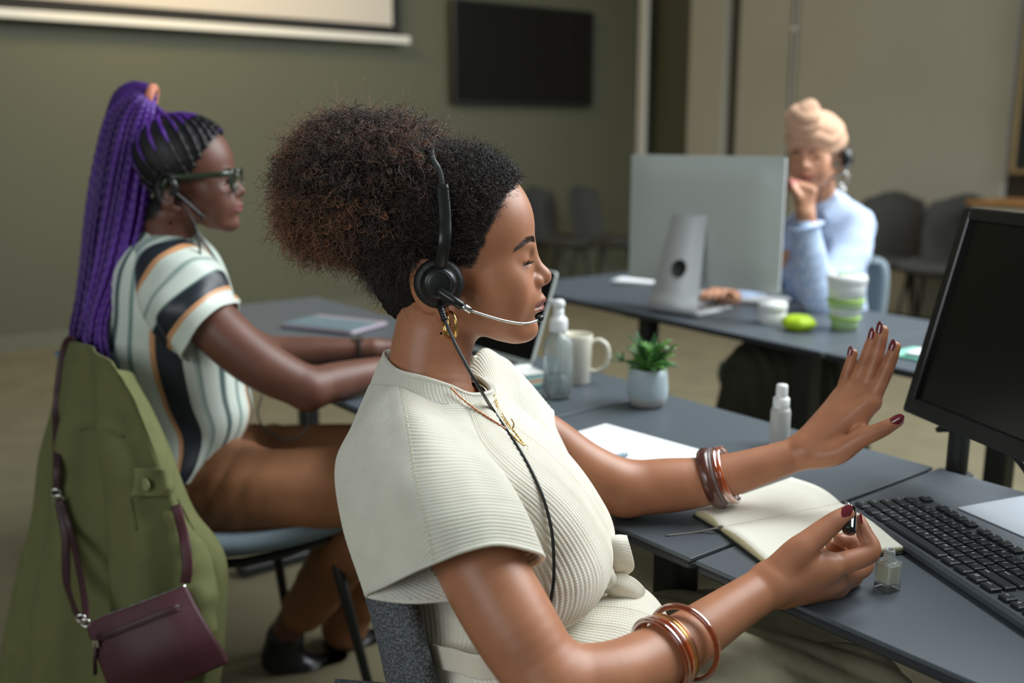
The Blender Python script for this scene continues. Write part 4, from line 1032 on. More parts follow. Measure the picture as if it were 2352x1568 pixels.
def brows(h, person, body_F, m, pts=((71, 44, 19.5), (76, 38, 23.5), (80.5, 28, 25), (83, 18, 23), (84, 12, 20.5)), n=520, seed=1, wid=2.6):
    """eyebrow hairs seated on the brow ridge, plus lashes"""
    rg_ = np.random.default_rng(seed); out = []
    path = cr(np.array(pts, float), 14)
    for y in (-1, 1):
        i = rg_.integers(0, len(path)-1, n); p = path[i].copy(); ww = np.interp(i/len(path), [0, .35, .8, 1], [.45, .9, 1.2, 1.0])*wid
        p[:, 2] += rg_.uniform(-1, 1, n)*ww; p[:, 1] *= y; d = -(path[np.minimum(i+1, len(path)-1)]-path[i]); d[:, 1] *= y; d[:, 2] += .35*np.where(rg_.random(n) < .5, 1, .2)
        d /= np.linalg.norm(d, axis=1, keepdims=True)+1e-9
        # seat on the skin by marching along the field
        Pw = h(p); g = h.R[:, 0]
        for _ in range(6): Pw = Pw-g*np.clip(body_F.at(Pw), -.004, .004)[:, None]*.9
        L = rg_.uniform(.004, .008, n); t = np.linspace(0, 1, 7)[None, :, None]; Dw = d @ h.R.T
        out.append(Pw[:, None]+Dw[:, None]*(L[:, None, None]*t)+g*(.0012*t*(1-t*.8)))
    return hair_curves('eyebrow_hairs', np.concatenate(out), .00017, m, person)
brows(h1, hair1, F1, M_hair1, ((48, 54, 13), (58, 49, 19.5), (66, 42, 25), (72, 34, 29), (76, 24, 29), (77.5, 15, 26.5)), 520, 1, 2.3)
def lashes(h, parent, m, z0=.4, L=8.5, droop=-.25):
    out = []; t = np.linspace(0, 1, 9)[:, None]
    for y in (-1, 1):
        for u in np.linspace(-1, 1, 26):
            p = np.array([68.3-4.8*u*u, y*(31.5+11.5*u), z0-1.2*abs(u)]); d = nrm([1.0, y*.35*u+.12*y, droop])
            out.append(h(p+d*L*t+np.array([0, 0, 1.0])*(3.0*t**2.2)+RNG.normal(0, .25, 3)*t))
    return hair_curves('eyelashes', np.array(out), .00019, m, parent, .3)
lashes(h1, hair1, M_hairk, 2.2, 9.5, -.06)
# ------------------------------------------------------------------ her clothes
def knit(name, c, stitch=.0030, rough=.9):
    q = NT(name); uvn = q.n('ShaderNodeUVMap'); sx = q.n('ShaderNodeSeparateXYZ'); q.l(uvn.outputs[0], sx.inputs[0])
    tc = q.n('ShaderNodeTexCoord'); nz = q.n('ShaderNodeTexNoise'); nz.inputs['Scale'].default_value = 900; nz.inputs['Detail'].default_value = 2; q.l(tc.outputs['Object'], nz.inputs[0])
    a = q.math('ABSOLUTE', q.math('SINE', q.math('MULTIPLY', sx.outputs[0], math.pi/stitch)))
    b = q.math('ABSOLUTE', q.math('SINE', q.math('MULTIPLY', sx.outputs[1], math.pi/.0026)))
    h = q.math('ADD', q.math('ADD', q.math('MULTIPLY', a, .45), q.math('MULTIPLY', b, .15)), q.math('MULTIPLY', nz.outputs[0], .6))
    cc = np.array(s2l(c)); n2 = q.n('ShaderNodeTexNoise'); n2.inputs['Scale'].default_value = 30; q.l(tc.outputs['Object'], n2.inputs[0])
    q.l(q.ramp(n2.outputs[0], [(.3, tuple(cc*.95)), (.7, tuple(np.minimum(1, cc*1.04)))]), q.b.inputs['Base Color'])
    q.b.inputs['Roughness'].default_value = rough; q.b.inputs['Sheen Weight'].default_value = .25; q.b.inputs['Sheen Roughness'].default_value = .5; q.b.inputs['Specular IOR Level'].default_value = .2
    q.b.inputs['Subsurface Weight'].default_value = .25; q.b.inputs['Subsurface Radius'].default_value = (.014, .008, .0045); q.b.inputs['Subsurface Scale'].default_value = 1
    q.bump(h, .5, .0010); return q.m
M_knit = knit('cream_rib_knit', (218, 213, 199))
PITCH_R = .0053
def rib_h(r, pitch=PITCH_R): return np.abs(np.sin(np.pi*r/pitch))**.5
def cloth(name, C, nr, nc, rib, parent, amp=.0011, closed_c=False, out=None, thick=.0035, m=None, pitch=PITCH_R, fold=0.0, fs=18, seed=1):
    V, Fc, uv, (R, K) = grid(C, nr, nc, closed_c); N = vnormals(V, Fc)
    if out is not None and np.mean(N @ np.asarray(out, float)) < 0: N = -N; Fc = Fc[:, ::-1]
    if fold: V = V+N*(vnoise(V, fs, seed)*fold)[:, None]
    al, rb = rib(uv[:, 0], uv[:, 1], V); V2 = V+N*(amp*rib_h(rb, pitch))[:, None]
    o = mk(name, V2, Fc, m or M_knit, parent, world=True, uv=np.stack([al, rb], 1))
    if thick: solid(o, thick, -1)
    return o, V, Fc, uv, (R, K)
def P3(rows): return np.array([[W(*p) for p in r] for r in rows])
BV = []
# trunk of the top
def torso1():
    Fz = dirv(98); L_ = np.array([-Fz[1], Fz[0], 0]); near = -L_
    rings = [((1112, 912), (872, 880), 1.172, .068), ((1155, 962), (856, 925), 1.18, .125), ((1228, 1015), (842, 1000), 1.185, .158), ((1316, 1100), (846, 1110), 1.20, .138),
             ((1372, 1182), (862, 1200), 1.205, .128), ((1402, 1255), (880, 1275), 1.20, .130), ((1385, 1325), (902, 1345), 1.19, .132), ((1322, 1382), (930, 1405), 1.19, .126),
             ((1352, 1394), (958, 1450), 1.18, .134), ((1442, 1404), (985, 1500), 1.165, .148), ((1512, 1432), (1010, 1555), 1.16, .158), ((1550, 1490), (1045, 1640), 1.155, .165)]
    th = np.linspace(0, 2*np.pi, 20, endpoint=False); C = []
    for i, (f, b, z, bb) in enumerate(rings):
        c = W((f[0]+b[0])/2, (f[1]+b[1])/2, z); pf = W(*f, z-.03); pb = W(*b, z+.03); A = (pf-pb)/2; c = (pf+pb)/2
        B = near*bb; row = []
        for t in th:
            cs, sn = math.cos(t), math.sin(t); e = 2.3; k = (abs(cs)**e+abs(sn)**e)**(-1/e)
            p = c+A*cs*k+B*sn*k
            if 3 <= i <= 6:
                g = math.exp(-((t-.75)/.5)**2)+math.exp(-((t-5.53)/.5)**2); p = p+(A/np.linalg.norm(A)*.5+near*.4*(1 if t < 3 else -1))*.028*g*(1-abs(i-4.6)/3)
            row.append(p)
        C.append(row)
    C = np.array(C)
    o, V, Fc, uv, (R, K) = cloth('knitted_top', C, 14, 34, lambda u, v, V: (v, u), p1, amp=.0022, closed_c=True, thick=0, fold=.0035, fs=16, seed=4)
    return o, V, Fc
top1, tv, tf = torso1(); BV.append((tv, tf))
# near cap sleeve: one loop of knitted cloth from the collar over the shoulder to the open hem
SL = [
 [(1080, 925, 1.15), (1072, 924, 1.125), (1054, 922, 1.107), (1000, 925, 1.095), (955, 908, 1.098), (920, 893, 1.108), (895, 888, 1.125), (870, 886, 1.15), (853, 886, 1.19), (862, 880, 1.24), (880, 878, 1.27)],
 [(1085, 1060, 1.125), (1106, 1036, 1.088), (1100, 1016, 1.052), (1050, 1000, 1.03), (985, 985, 1.015), (938, 980, 1.018), (895, 982, 1.04), (850, 980, 1.075), (815, 976, 1.13), (830, 980, 1.19), (850, 985, 1.22)],
 [(1095, 1160, 1.11), (1150, 1116, 1.075), (1158, 1094, 1.022), (1085, 1078, .982), (1012, 1080, .962), (954, 1084, .962), (905, 1088, .975), (845, 1086, 1.015), (776, 1068, 1.085), (800, 1085, 1.15), (850, 1110, 1.18)],
 [(1120, 1250, 1.08), (1190, 1204, 1.05), (1204, 1178, .995), (1120, 1168, .95), (1042, 1176, .932), (977, 1186, .932), (930, 1192, .945), (862, 1203, .98), (791, 1205, 1.045), (865, 1240, 1.04), (955, 1262, 1.02)],
 [(1150, 1310, 1.06), (1225, 1296, 1.025), (1242, 1272, .98), (1150, 1250, .935), (1072, 1262, .920), (1000, 1289, .922), (952, 1309, .935), (890, 1340, .968), (843, 1366, 1.022), (930, 1380, .985), (1045, 1374, .985)]]
SL = [r[::-1] for r in SL]
def sleeve_rib(useam):
    def f(u, v, V): return u, np.where(u > useam, v, v+.80*(u-useam))
    return f
_v, _f, _uv, (R_, K_) = grid(P3(SL), 4, 4); useam = _uv.reshape(R_, K_, 2)[0, 5*4, 0]
slv, sv, sf, suv, (R_, K_) = cloth('cap_sleeve', P3(SL), 92, 34, sleeve_rib(useam), top1, amp=.0026, out=(0, -1, .2), fold=.0018, fs=30, seed=2); BV.append((sv, sf))
# stitched shoulder seam and hem stitches
S_ = sv.reshape(R_, K_, 3); nS = vnormals(sv, sf).reshape(R_, K_, 3)
M_seam = mat('seam_yarn', (206, 196, 170), .9, noise=.1, nscale=300)
cs = S_[:, 5*34]+nS[:, 5*34]*.0012
mk('shoulder_seam', *tube(cs[::6], .0013*(1+.35*np.sin(np.arange(len(cs[::6]))*2.2)), 6), M_seam, slv, world=True)
hr_row = S_[-1]+nS[-1]*.0006
mk('hem_edge', *tube(hr_row[::4], .0024, 8), M_knit, slv, world=True)
# far sleeve
SF = [[(1058, 872, 1.272), (1076, 852, 1.262), (1108, 874, 1.240), (1132, 908, 1.205), (1132, 930, 1.18), (1120, 945, 1.165)],
      [(1085, 868, 1.32), (1106, 806, 1.298), (1138, 866, 1.270), (1160, 930, 1.237), (1168, 975, 1.20), (1162, 1010, 1.172)],
      [(1115, 880, 1.36), (1136, 812, 1.335), (1166, 872, 1.30), (1188, 950, 1.26), (1204, 1015, 1.215), (1205, 1065, 1.18)],
      [(1170, 930, 1.42), (1192, 858, 1.365), (1220, 915, 1.315), (1240, 990, 1.272), (1266, 1058, 1.232), (1272, 1110, 1.20)],
      [(1225, 1010, 1.43), (1264, 944, 1.37), (1272, 978, 1.328), (1298, 1030, 1.292), (1325, 1088, 1.262), (1332, 1138, 1.240)]]
fsl, fv, ff, fuv, (R2_, K2_) = cloth('cap_sleeve', P3(SF), 46, 26, lambda u, v, V: (u, v), top1, amp=.0018, out=(0, -1, .3), fold=.0015, fs=30, seed=8); BV.append((fv, ff))
mk('hem_edge', *tube(fv.reshape(R2_, K2_, 3)[-1][::4], .0022, 8), M_knit, fsl, world=True)
# back panel closing the top behind the neck
BP = [[(853, 886, 1.19), (866, 872, 1.235), (930, 850, 1.275), (1010, 845, 1.285), (1075, 842, 1.275), (1086, 818, 1.27)],
      [(815, 976, 1.13), (840, 960, 1.22), (910, 920, 1.31), (1000, 880, 1.36), (1080, 850, 1.36), (1136, 812, 1.335)],
      [(790, 1060, 1.11), (835, 1060, 1.22), (910, 1030, 1.32), (1010, 990, 1.38), (1110, 930, 1.41), (1192, 858, 1.385)],
      [(805, 1205, 1.09), (850, 1210, 1.22), (930, 1190, 1.33), (1040, 1150, 1.38), (1140, 1090, 1.42), (1240, 1010, 1.42)]]
cloth('back_panel', P3(BP), 40, 20, lambda u, v, V: (u, v), top1, amp=.001, out=(0, 1, .3))
# ribbed collar
CB = [(851, 887, 1.2), (893, 888, 1.128), (920, 893, 1.110), (985, 920, 1.094), (1050, 934, 1.098), (1102, 939, 1.118), (1138, 915, 1.165), (1130, 880, 1.23), (1085, 850, 1.275), (960, 845, 1.285), (880, 862, 1.255)]
CT = [(882, 812, 1.2), (898, 838, 1.148), (922, 853, 1.122), (975, 866, 1.106), (1031, 884, 1.106), (1082, 904, 1.122), (1128, 897, 1.165), (1116, 878, 1.215), (1085, 858, 1.245), (985, 822, 1.252), (905, 805, 1.238)]
mid = [tuple((np.array(a)+np.array(b))/2+np.array([-3, 2, 0])) for a, b in zip(CB, CT)]
ce = W(995, 870, 1.185)
CC = P3([CB, mid, CT])
V_, Fc_, uv_, (Rr, Kk) = grid(CC, 12, 60, True); N_ = vnormals(V_, Fc_)
if np.mean(((V_-ce)*N_).sum(1)) < 0: N_ = -N_; Fc_ = Fc_[:, ::-1]
col_ = mk('collar', V_+N_*(.0011*rib_h(uv_[:, 0], .0047))[:, None], Fc_, M_knit, top1, world=True, uv=np.stack([uv_[:, 1], uv_[:, 0]], 1)); solid(col_, .004, -1); BV.append((V_, Fc_))
mk('collar_edge', *tube(V_.reshape(Rr, Kk, 3)[-1][::6]-np.array([0, 0, .001]), .0026, 8, True), M_knit, col_, world=True)
# belt and bow
def band(name, pts, hw, parent, closed=False, upv=(0, 0, 1), nr=24, th=.003):
    P = np.array([W(*p) for p in pts]); u = np.asarray(upv, float)
    C = np.array([[p-u*hw, p, p+u*hw] for p in P]); V, Fc, uv, _ = grid(C, nr, 10, False, closed)
    o = mk(name, V, Fc, M_knit, parent, world=True, uv=uv[:, ::-1]); solid(o, th, 0); return o
band('belt', [(975, 1478, 1.22), (985, 1500, 1.10), (1040, 1516, 1.036), (1120, 1532, 1.01), (1230, 1490, 1.04), (1310, 1440, 1.12), (1365, 1370, 1.18), (1398, 1325, 1.19), (1330, 1350, 1.31), (1150, 1420, 1.345), (1030, 1455, 1.30)], .0125, top1, True, nrm(W(1060, 1500, 1.05)-W(1085, 1600, 1.05)))
bow = mk('bow_knot', *tube(P3([[(1378, 1318, 1.168), (1392, 1326, 1.16), (1404, 1338, 1.17)]])[0], [.010, .014, .010], 10), M_knit, top1, world=True, uv=None)
LA = P3([[(1384, 1332, 1.180), (1412, 1330, 1.175), (1444, 1314, 1.178)], [(1390, 1288, 1.168), (1420, 1284, 1.162), (1456, 1298, 1.168)], [(1396, 1246, 1.168), (1418, 1243, 1.163), (1442, 1244, 1.168)], [(1402, 1235, 1.186), (1422, 1232, 1.186), (1440, 1234, 1.188)],
         [(1404, 1262, 1.208), (1424, 1262, 1.208), (1440, 1264, 1.208)], [(1392, 1320, 1.205), (1410, 1322, 1.205), (1430, 1318, 1.205)]])
V, Fc, uv, _ = grid(LA, 14, 16); o = mk('bow_loop', V, Fc, M_knit, top1, world=True, uv=uv[:, ::-1]); solid(o, .004, 0)
LB = P3([[(1382, 1322, 1.172), (1386, 1345, 1.166), (1398, 1362, 1.172)], [(1418, 1316, 1.168), (1414, 1345, 1.160), (1410, 1374, 1.168)], [(1452, 1326, 1.168), (1440, 1356, 1.160), (1428, 1382, 1.168)], [(1478, 1350, 1.172), (1464, 1370, 1.166), (1448, 1386, 1.172)],
         [(1474, 1362, 1.19), (1458, 1378, 1.19), (1440, 1390, 1.19)], [(1440, 1360, 1.2), (1430, 1372, 1.2), (1412, 1380, 1.2)]])
V, Fc, uv, _ = grid(LB, 14, 16); o = mk('bow_loop', V, Fc, M_knit, top1, world=True, uv=uv[:, ::-1]); solid(o, .004, 0)
# trousers
Ft = Field()
Ft.chain([w(1225, 1640, 1.16, .105), w(1400, 1655, 1.12, .100), w(1650, 1622, 1.16, .092), w(1950, 1645, 1.22, .078)], .03); Ft.chain([w(1320, 1600, 1.27, .085), w(1520, 1500, 1.36, .080), w(1830, 1480, 1.45, .072)], .03)
Ft.chain([w(1950, 1645, 1.22, .078), w(1930, 1900, 1.28, .075), w(1880, 2200, 1.33, .085)], .02); Ft.chain([w(1830, 1480, 1.45, .072), w(1860, 1800, 1.50, .07), w(1880, 2040, 1.55, .08)], .02)
V, Q = Ft.mesh(.006); N = vnormals(V, Q)
fold = np.abs(np.sin((V @ np.array([26, 60, 70.0]))+3*vnoise(V, 7, 2)))**.6-.5
V = V+N*(fold*.006+vnoise(V, 22, 5)*.005)[:, None]; V = smooth_mesh(V, Q, 2)
mk('trousers', V, Q, mat('olive_brown_cotton', (148, 142, 118), .85, noise=.07, nscale=40, bump=.3, bscale=700), p1, world=True)
for px, py, d in ((1900, 2215, 1.34), (1895, 2060, 1.56)):
    c_ = W(px, py, d); V, F_ = lathe([(0, -.03), (.03, -.03), (.036, -.01), (.034, .015), (.02, .035), (0, .04)], 20); V = V*[2.6, 1, 1]; mk('shoe', V+np.array([c_[0]+.05, c_[1], max(.035, 0)]), F_, M_black, p1, world=True)

# ------------------------------------------------------------------ her chair
ch = thing('chair', 'grey woven chair behind the woman in the cream knitted top', 'chair', (float(seat1[0])-.02, float(seat1[1]), 0), math.radians(4), 'desk chairs in use')
CR = [[(840, 1215, 1.08), (786, 1183, 1.12), (815, 1188, 1.25), (870, 1180, 1.39), (940, 1190, 1.43)],
      [(882, 1300, 1.05), (814, 1288, 1.11), (842, 1300, 1.25), (895, 1292, 1.39), (965, 1290, 1.42)],
      [(922, 1390, 1.035), (847, 1398, 1.10), (872, 1412, 1.24), (925, 1402, 1.38), (995, 1390, 1.41)],
      [(950, 1490, 1.03), (872, 1492, 1.095), (897, 1512, 1.23), (952, 1502, 1.37), (1022, 1480, 1.40)],
      [(976, 1590, 1.03), (896, 1590, 1.095), (926, 1622, 1.22), (982, 1612, 1.36), (1052, 1580, 1.39)],
      [(1028, 1710, 1.04), (950, 1710, 1.10), (985, 1745, 1.22), (1040, 1722, 1.36), (1100, 1690, 1.39)]]
V, Fc, uv, _ = grid(P3(CR), 8, 8); N = vnormals(V, Fc)
if np.mean(N @ np.array([1.0, 0, 0])) > 0: Fc = Fc[:, ::-1]
o = mk('backrest', V, Fc, M_greyknit, ch, world=True); solid(o, .018, -1)
C = []
for x, z in ((-.24, .47), (-.1, .455), (.08, .455), (.2, .465), (.26, .45)): C.append([[x, .23*s, z+.02*abs(s)**3] for s in (-1, -.5, 0, .5, 1)])
V, Fc, uv, _ = grid(C, 5, 5); o = solid(mk('seat', V, Fc, M_greyknit, ch), .04, -1)
mk('seat_bracket', *rbox((-.20, 0, .48), (.16, .3, .06), .02), M_blackmetal, ch, smooth=False)
for sx, sy in ((1, 1), (1, -1), (-1, 1), (-1, -1)): mk('leg', *tube([[.12*sx, .15*sy, .43], [.2*sx, .21*sy, 0]], [.013, .010], 10), M_blackmetal, ch)

# ------------------------------------------------------------------ what she wears and holds
from mathutils.bvhtree import BVHTree
TREES = [BVHTree.FromPolygons([tuple(v) for v in V_], [tuple(int(i) for i in f) for f in F_]) for V_, F_ in BV]
def on_cloth(px, py, lift=.003, default=1.1):
    o = Vector((0, 0, CAM_H)); d = Vector(W(px, py, 1.0))-o; d.normalize(); best = None
    for t in TREES:
        h = t.ray_cast(o, d)
        if h[0] is not None and (best is None or h[3] < best): best = h[3]
    if best is None: return W(px, py, default)
    return np.array(o+d*(best-lift))
headset = thing('headset', 'black single-ear headset with chrome microphone boom on the woman in the cream top', 'headset', tuple(W(1006, 650, 1.112)))
ax = nrm(h1.R @ np.array([.10, -1, .10])); ux = nrm(np.cross([0, 0, 1.0], ax)); uz = np.cross(ax, ux); EC = W(1008, 650, 1.118)
def on_cup(vf): v = np.asarray(vf[0]); return EC+v[:, :1]*ux+v[:, 1:2]*uz+v[:, 2:]*ax, vf[1]
M_leather = mat('black_leatherette', (24, 25, 26), .5, bump=.5, bscale=500, noise=.1)
cp = mk('ear_cushion', *on_cup(lathe([(0, -.010), (.024, -.010), (.0275, -.006), (.0285, 0), (.0270, .006), (.0235, .009), (0, .009)], 44)), M_leather, headset, world=True)
hs = mk('ear_cup', *on_cup(lathe([(0, .004), (.0205, .005), (.0210, .010), (.0195, .016), (.0165, .0195), (.0155, .0205), (.0100, .0215), (0, .022)], 44)), M_black, headset, world=True)
mk('cap_ring', *on_cup(tube([[.0135*math.cos(t), .0135*math.sin(t), .0212] for t in np.linspace(0, 6.283, 36, endpoint=False)], .0006, 6, True)), M_blackmetal, hs, world=True)
hb = cr(np.array([EC+ax*.012+uz*.010, W(1020, 560, 1.088), W(1022, 500, 1.093), W(1016, 424, 1.102)]), 8)
mk('band_arm', *tube(hb, .0072, 12, flat=.33, up=ax), M_black, headset, world=True)
top_pts = [W(1018, 440, 1.101), W(1010, 394, 1.110), h1(-38, -54, 124), h1(-42, -20, 140), h1(-42, 20, 140), h1(-38, 54, 118), h1(-34, 82, 40), h1(-31, 84, -20)]
mk('headband', *tube(cr(np.array(top_pts), 8), .0036, 10, flat=.35), M_blackmetal, headset, world=True)
mk('temple_pad', *rbox(tuple(h1(-31, 84, -25)), (.03, .012, .04), .005), M_black, headset, world=True, smooth=False)
bj = np.array([on_cup((np.array([[-.002, -.006, .024]]), 0))[0][0], W(1042, 690, 1.088), W(1060, 702, 1.09)])
mk('boom_joint', *tube(cr(bj, 6), [.0036]+[.0050]*11+[.0052], 12), M_black, headset, world=True)
mk('boom_sleeve', *tube(np.array([W(1058, 700, 1.09), W(1081, 714, 1.0925)]), [.0044, .0040], 12), M_chrome, headset, world=True)
bm = cr(np.array([W(1080, 713, 1.0925), W(1130, 729, 1.098), W(1170, 739, 1.105), W(1205, 743, 1.115), W(1228, 738, 1.125), W(1238, 733, 1.13)]), 8)
mk('boom', *tube(bm, .0015, 8), M_chrome, headset, world=True)
mk('microphone', *tube(cr(np.array([W(1233, 736, 1.128), W(1240, 731, 1.131), W(1247, 725, 1.134)]), 4), [.0018, .003, .0036, .0038, .0038, .0037, .0034, .0026, .001], 12), M_black, headset, world=True)
sr = np.array([on_cup((np.array([[0, -.024, .006]]), 0))[0][0], W(1014, 712, 1.104), W(1021, 735, 1.098)])
mk('strain_relief', *tube(cr(sr, 12), .0034*(1+.18*np.sin(np.arange(25)*2.1)), 10), M_black, headset, world=True)
cab = [W(1020, 732, 1.098), W(1040, 778, 1.092), W(1068, 832, 1.085), W(1102, 892, 1.088)]+[on_cloth(x, y, .006) for x, y in ((1132, 941), (1160, 982), (1188, 1024), (1214, 1068), (1238, 1118), (1256, 1170), (1268, 1225), (1272, 1280), (1272, 1330), (1268, 1362), (1262, 1400))]
cab = np.array(cab)
mk('cable', *tube(cr(cab, 5), .0019, 8), M_black, headset, world=True)
er = thing('earring', 'thick gold hoop earring below the headset ear cup', 'earring', tuple(W(1034, 715, 1.126)))
c_ = W(1035, 746, 1.124); e_u = nrm(h1.R @ np.array([.55, -.83, 0])); t_ = np.linspace(0, 6.283, 40, endpoint=False)
mk('hoop', *tube(np.array([c_+e_u*.0125*math.cos(t)+np.array([0, 0, 1])*.0150*math.sin(t) for t in t_]), .0021*(1+.25*np.cos(t_+1.57)), 10, True), M_gold, er, world=True)
er2 = thing('earring', 'thin inner gold hoop hanging beside the headset cable', 'earring', tuple(W(1030, 715, 1.126)))
mk('hoop', *tube(np.array([c_+np.array([-.005, .002, -.001])+nrm(h1.R @ np.array([.35, -.93, 0]))*.0105*math.cos(t)+np.array([0, 0, 1])*.0138*math.sin(t) for t in t_]), .0014, 8, True), M_gold, er2, world=True)
def chain(label, pts, m, r=.0009, pend=None, lift=.0065):
    P = cr(np.array([on_cloth(x, y, lift) for x, y in pts]), 10); t = thing('necklace', label, 'necklace', tuple(P[0]))
    mk('chain', *tube(P, r*(1+.3*np.sin(np.arange(len(P))*2.4)), 6), m, t, world=True)
    if pend:
        a, b = on_cloth(*pend[0], .0022), on_cloth(*pend[1], .0022); tt = np.linspace(0, 6.283, 16, endpoint=False)
        mk('ring', *tube(np.array([a+np.array([.0022*math.cos(q), 0, .0022*math.sin(q)]) for q in tt]), .0004, 6, True), m, t, world=True)
        mk('pendant', *tube(np.array([a, a*.5+b*.5, b]), [.0006, .0013, .0004], 8), m, t, world=True)
M_rose = mat('rose_gold', (196, 138, 108), .25, metal=1, noise=.1, nscale=300)
chain('rose gold chain necklace crossing the collar of the cream top', [(1036, 890), (1058, 912), (1088, 936), (1120, 958), (1148, 976), (1164, 986)], M_rose, .0013)
chain('fine gold necklace with a small spike pendant on the chest', [(1136, 906), (1148, 940), (1168, 974), (1188, 1000), (1204, 1022), (1188, 1010), (1170, 992), (1164, 986)], M_gold, .0010, ((1208, 1026), (1217, 1046)))
chain('short fine gold necklace beside the headset cable', [(1134, 908), (1146, 944), (1160, 968), (1168, 980), (1176, 984), (1180, 974), (1174, 962)], M_gold, .0009)
# bangles
def amber(name, c, tr=.55): return mat(name, c, .07, trans=tr, ior=1.5, coat=.5, noise=.35, nscale=70)
M_amb = amber('amber_resin', (206, 94, 20)); M_tort = amber('tortoiseshell_resin', (150, 66, 24), .45); M_brown = mat('dark_wood_bangle', (84, 44, 34), .3, noise=.25, nscale=120, coat=.5)
M_grey = mat('grey_horn_bangle', (116, 104, 102), .3, noise=.1, nscale=100)
def bangle(label, c, n, R, r, m, flat=None, grp=None):
    n = nrm(n); a = nrm(np.cross(n, [0, 0, 1.0])); b = np.cross(n, a); t = thing('bangle', label, 'bracelet', tuple(c), 0, grp); q = np.linspace(0, 6.283, 64, endpoint=False)
    P = np.array([c+R*(a*math.cos(x)+b*math.sin(x)) for x in q])
    o = mk('ring', *tube(P, r, 12, True, flat, up=n), m, t, world=True); return o
toc = nrm(-W(1640, 1095, 1)+np.array([0, 0, CAM_H])); fd = nrm(W(1790, 1056, 1.38)-W(1612, 1106, 1.38))
c_ = W(1636, 1097, 1.38)
bangle('wide dark brown bangle on the raised arm', c_, fd+.38*toc, .0385, .0050, M_brown, 1.7)
bangle('grey horn bangle next to the wide brown one on the raised arm', c_+fd*.0085, fd+.36*toc, .0375, .0030, M_grey)
bangle('amber resin bangle on the raised arm beside the grey one', c_+fd*.0165-np.array([0, 0, .001]), fd+.40*toc, .0380, .0034, M_tort)
bangle('amber resin bangle nearest the raised hand', c_+fd*.0235-np.array([0, 0, .002]), fd+.42*toc, .0385, .0030, M_amb)
fd2 = nrm(W(1680, 1400, 1.068)-W(1480, 1525, 1.0)); toc2 = nrm(-W(1530, 1500, 1)+np.array([0, 0, CAM_H])); c2 = W(1522, 1500, 1.016)
bangle('tortoiseshell bangle nearest the elbow of the lower arm', c2-fd2*.004, fd2-.10*toc2, .0372, .0032, M_tort)
bangle('amber bangle between tortoiseshell and gold ones on the lower arm', c2+fd2*.003, fd2-.12*toc2, .0368, .0026, M_amb)
bangle('thin gold bangle on the lower arm, next to the amber one', c2+fd2*.0085, fd2-.12*toc2, .0362, .0014, M_gold)
bangle('thin twisted gold bangle on the lower arm, nearest the loose bangle', c2+fd2*.0120, fd2-.14*toc2, .0360, .0013, M_rose)
bangle('loose round amber bangle hanging on the lower forearm', c2+fd2*.030+np.array([.0, 0, -.003]), fd2-.55*toc2+.1*np.array([0, 0, 1]), .0395, .0034, M_tort)
# the brush she holds
br = thing('polish_brush', 'small shiny black cap with brush stem held between finger and thumb', 'brush', tuple(W(1951, 1218, 1.100)))
a_ = W(1950, 1221, 1.098); b_ = W(1955, 1168, 1.122); d_ = nrm(b_-a_)
mk('cap', *tube(np.array([a_, a_+d_*.0006, a_+d_*.002, a_+(b_-a_)*.6, b_]), [.0066, .0072, .0074, .0068, .0058], 24), mat('glossy_black', (14, 14, 15), .08, noise=.05, coat=1), br, world=True)
rr = np.array([a_-d_*.0002+.0022*(nrm(np.cross(d_, [0, 0, 1]))*math.cos(t)+nrm(np.cross(d_, np.cross(d_, [0, 0, 1])))*math.sin(t)) for t in np.linspace(0, 6.283, 20, endpoint=False)])
mk('cap_dimple', *tube(rr, .0004, 6, True), M_black, br, world=True)
mk('stem', *tube(np.array([b_, b_+(W(1942, 1150, 1.130)-b_)*1.0]), [.0022, .0016], 10), M_chrome, br, world=True)
# ------------------------------------------------------------------ the woman with purple braids
M_skin2 = skin_mat('deep_brown_skin', (104, 66, 52), (128, 74, 76), .48, .08)
h2 = Head(W(449, 420, 2.0), 86, -1, 0)
p2 = thing('person', 'woman with a long purple braided ponytail, glasses and striped shirt, typing at the desk', 'person', (float(W(430, 1150, 2.05)[0]), float(W(430, 1150, 2.05)[1]), 0))
F2 = Field(); h2.build(F2)
F2.chain([w(392, 500, 2.0, .050), w(385, 585, 2.02, .052), w(388, 640, 2.05, .06)], .02)
F2.chain([w(388, 640, 2.06, .07), w(390, 800, 2.08, .10), w(440, 1000, 2.08, .10), w(450, 1110, 2.07, .12)], .03)
F2.cone(W(388, 640, 2.06), W(430, 660, 1.93), .06, .05, .03); F2.cone(W(388, 640, 2.06), W(440, 670, 2.22), .06, .05, .03)
F2.chain([w(430, 668, 1.93, .052), w(500, 755, 1.915, .0515), w(600, 838, 1.92, .0490), w(708, 893, 1.945, .0410)], .02)
F2.chain([w(708, 893, 1.945, .0410), w(790, 872, 2.0, .0375), w(880, 852, 2.06, .030), w(950, 838, 2.12, .023)], .014)
F2.chain([w(440, 680, 2.22, .05), w(520, 760, 2.26, .045), w(612, 812, 2.28, .038)], .02)
F2.chain([w(612, 812, 2.28, .038), w(700, 808, 2.30, .036), w(800, 803, 2.32, .027), w(850, 800, 2.33, .023)], .014)
for (wx, wy, wd, s) in ((960, 836, 2.12, 1), (858, 800, 2.335, -1)):
    f4 = []
    for i in range(4):
        a = W(wx+75, wy-10+2*i, wd+.05+.018*(i-1.5)*s); b = a+np.array([.035, .008, .004]); c_ = b+np.array([.018, .004, -.016]); f4.append([(a, .010), (b, .0085), (c_, .007)])
    t0 = W(wx+30, wy+2, wd-.03*s); hand_field(F2, [(W(wx, wy, wd), .02)], None, f4, [(t0, .014), (t0+np.array([.035, .004, .0]), .0115), (t0+np.array([.062, .012, -.008]), .0085)])
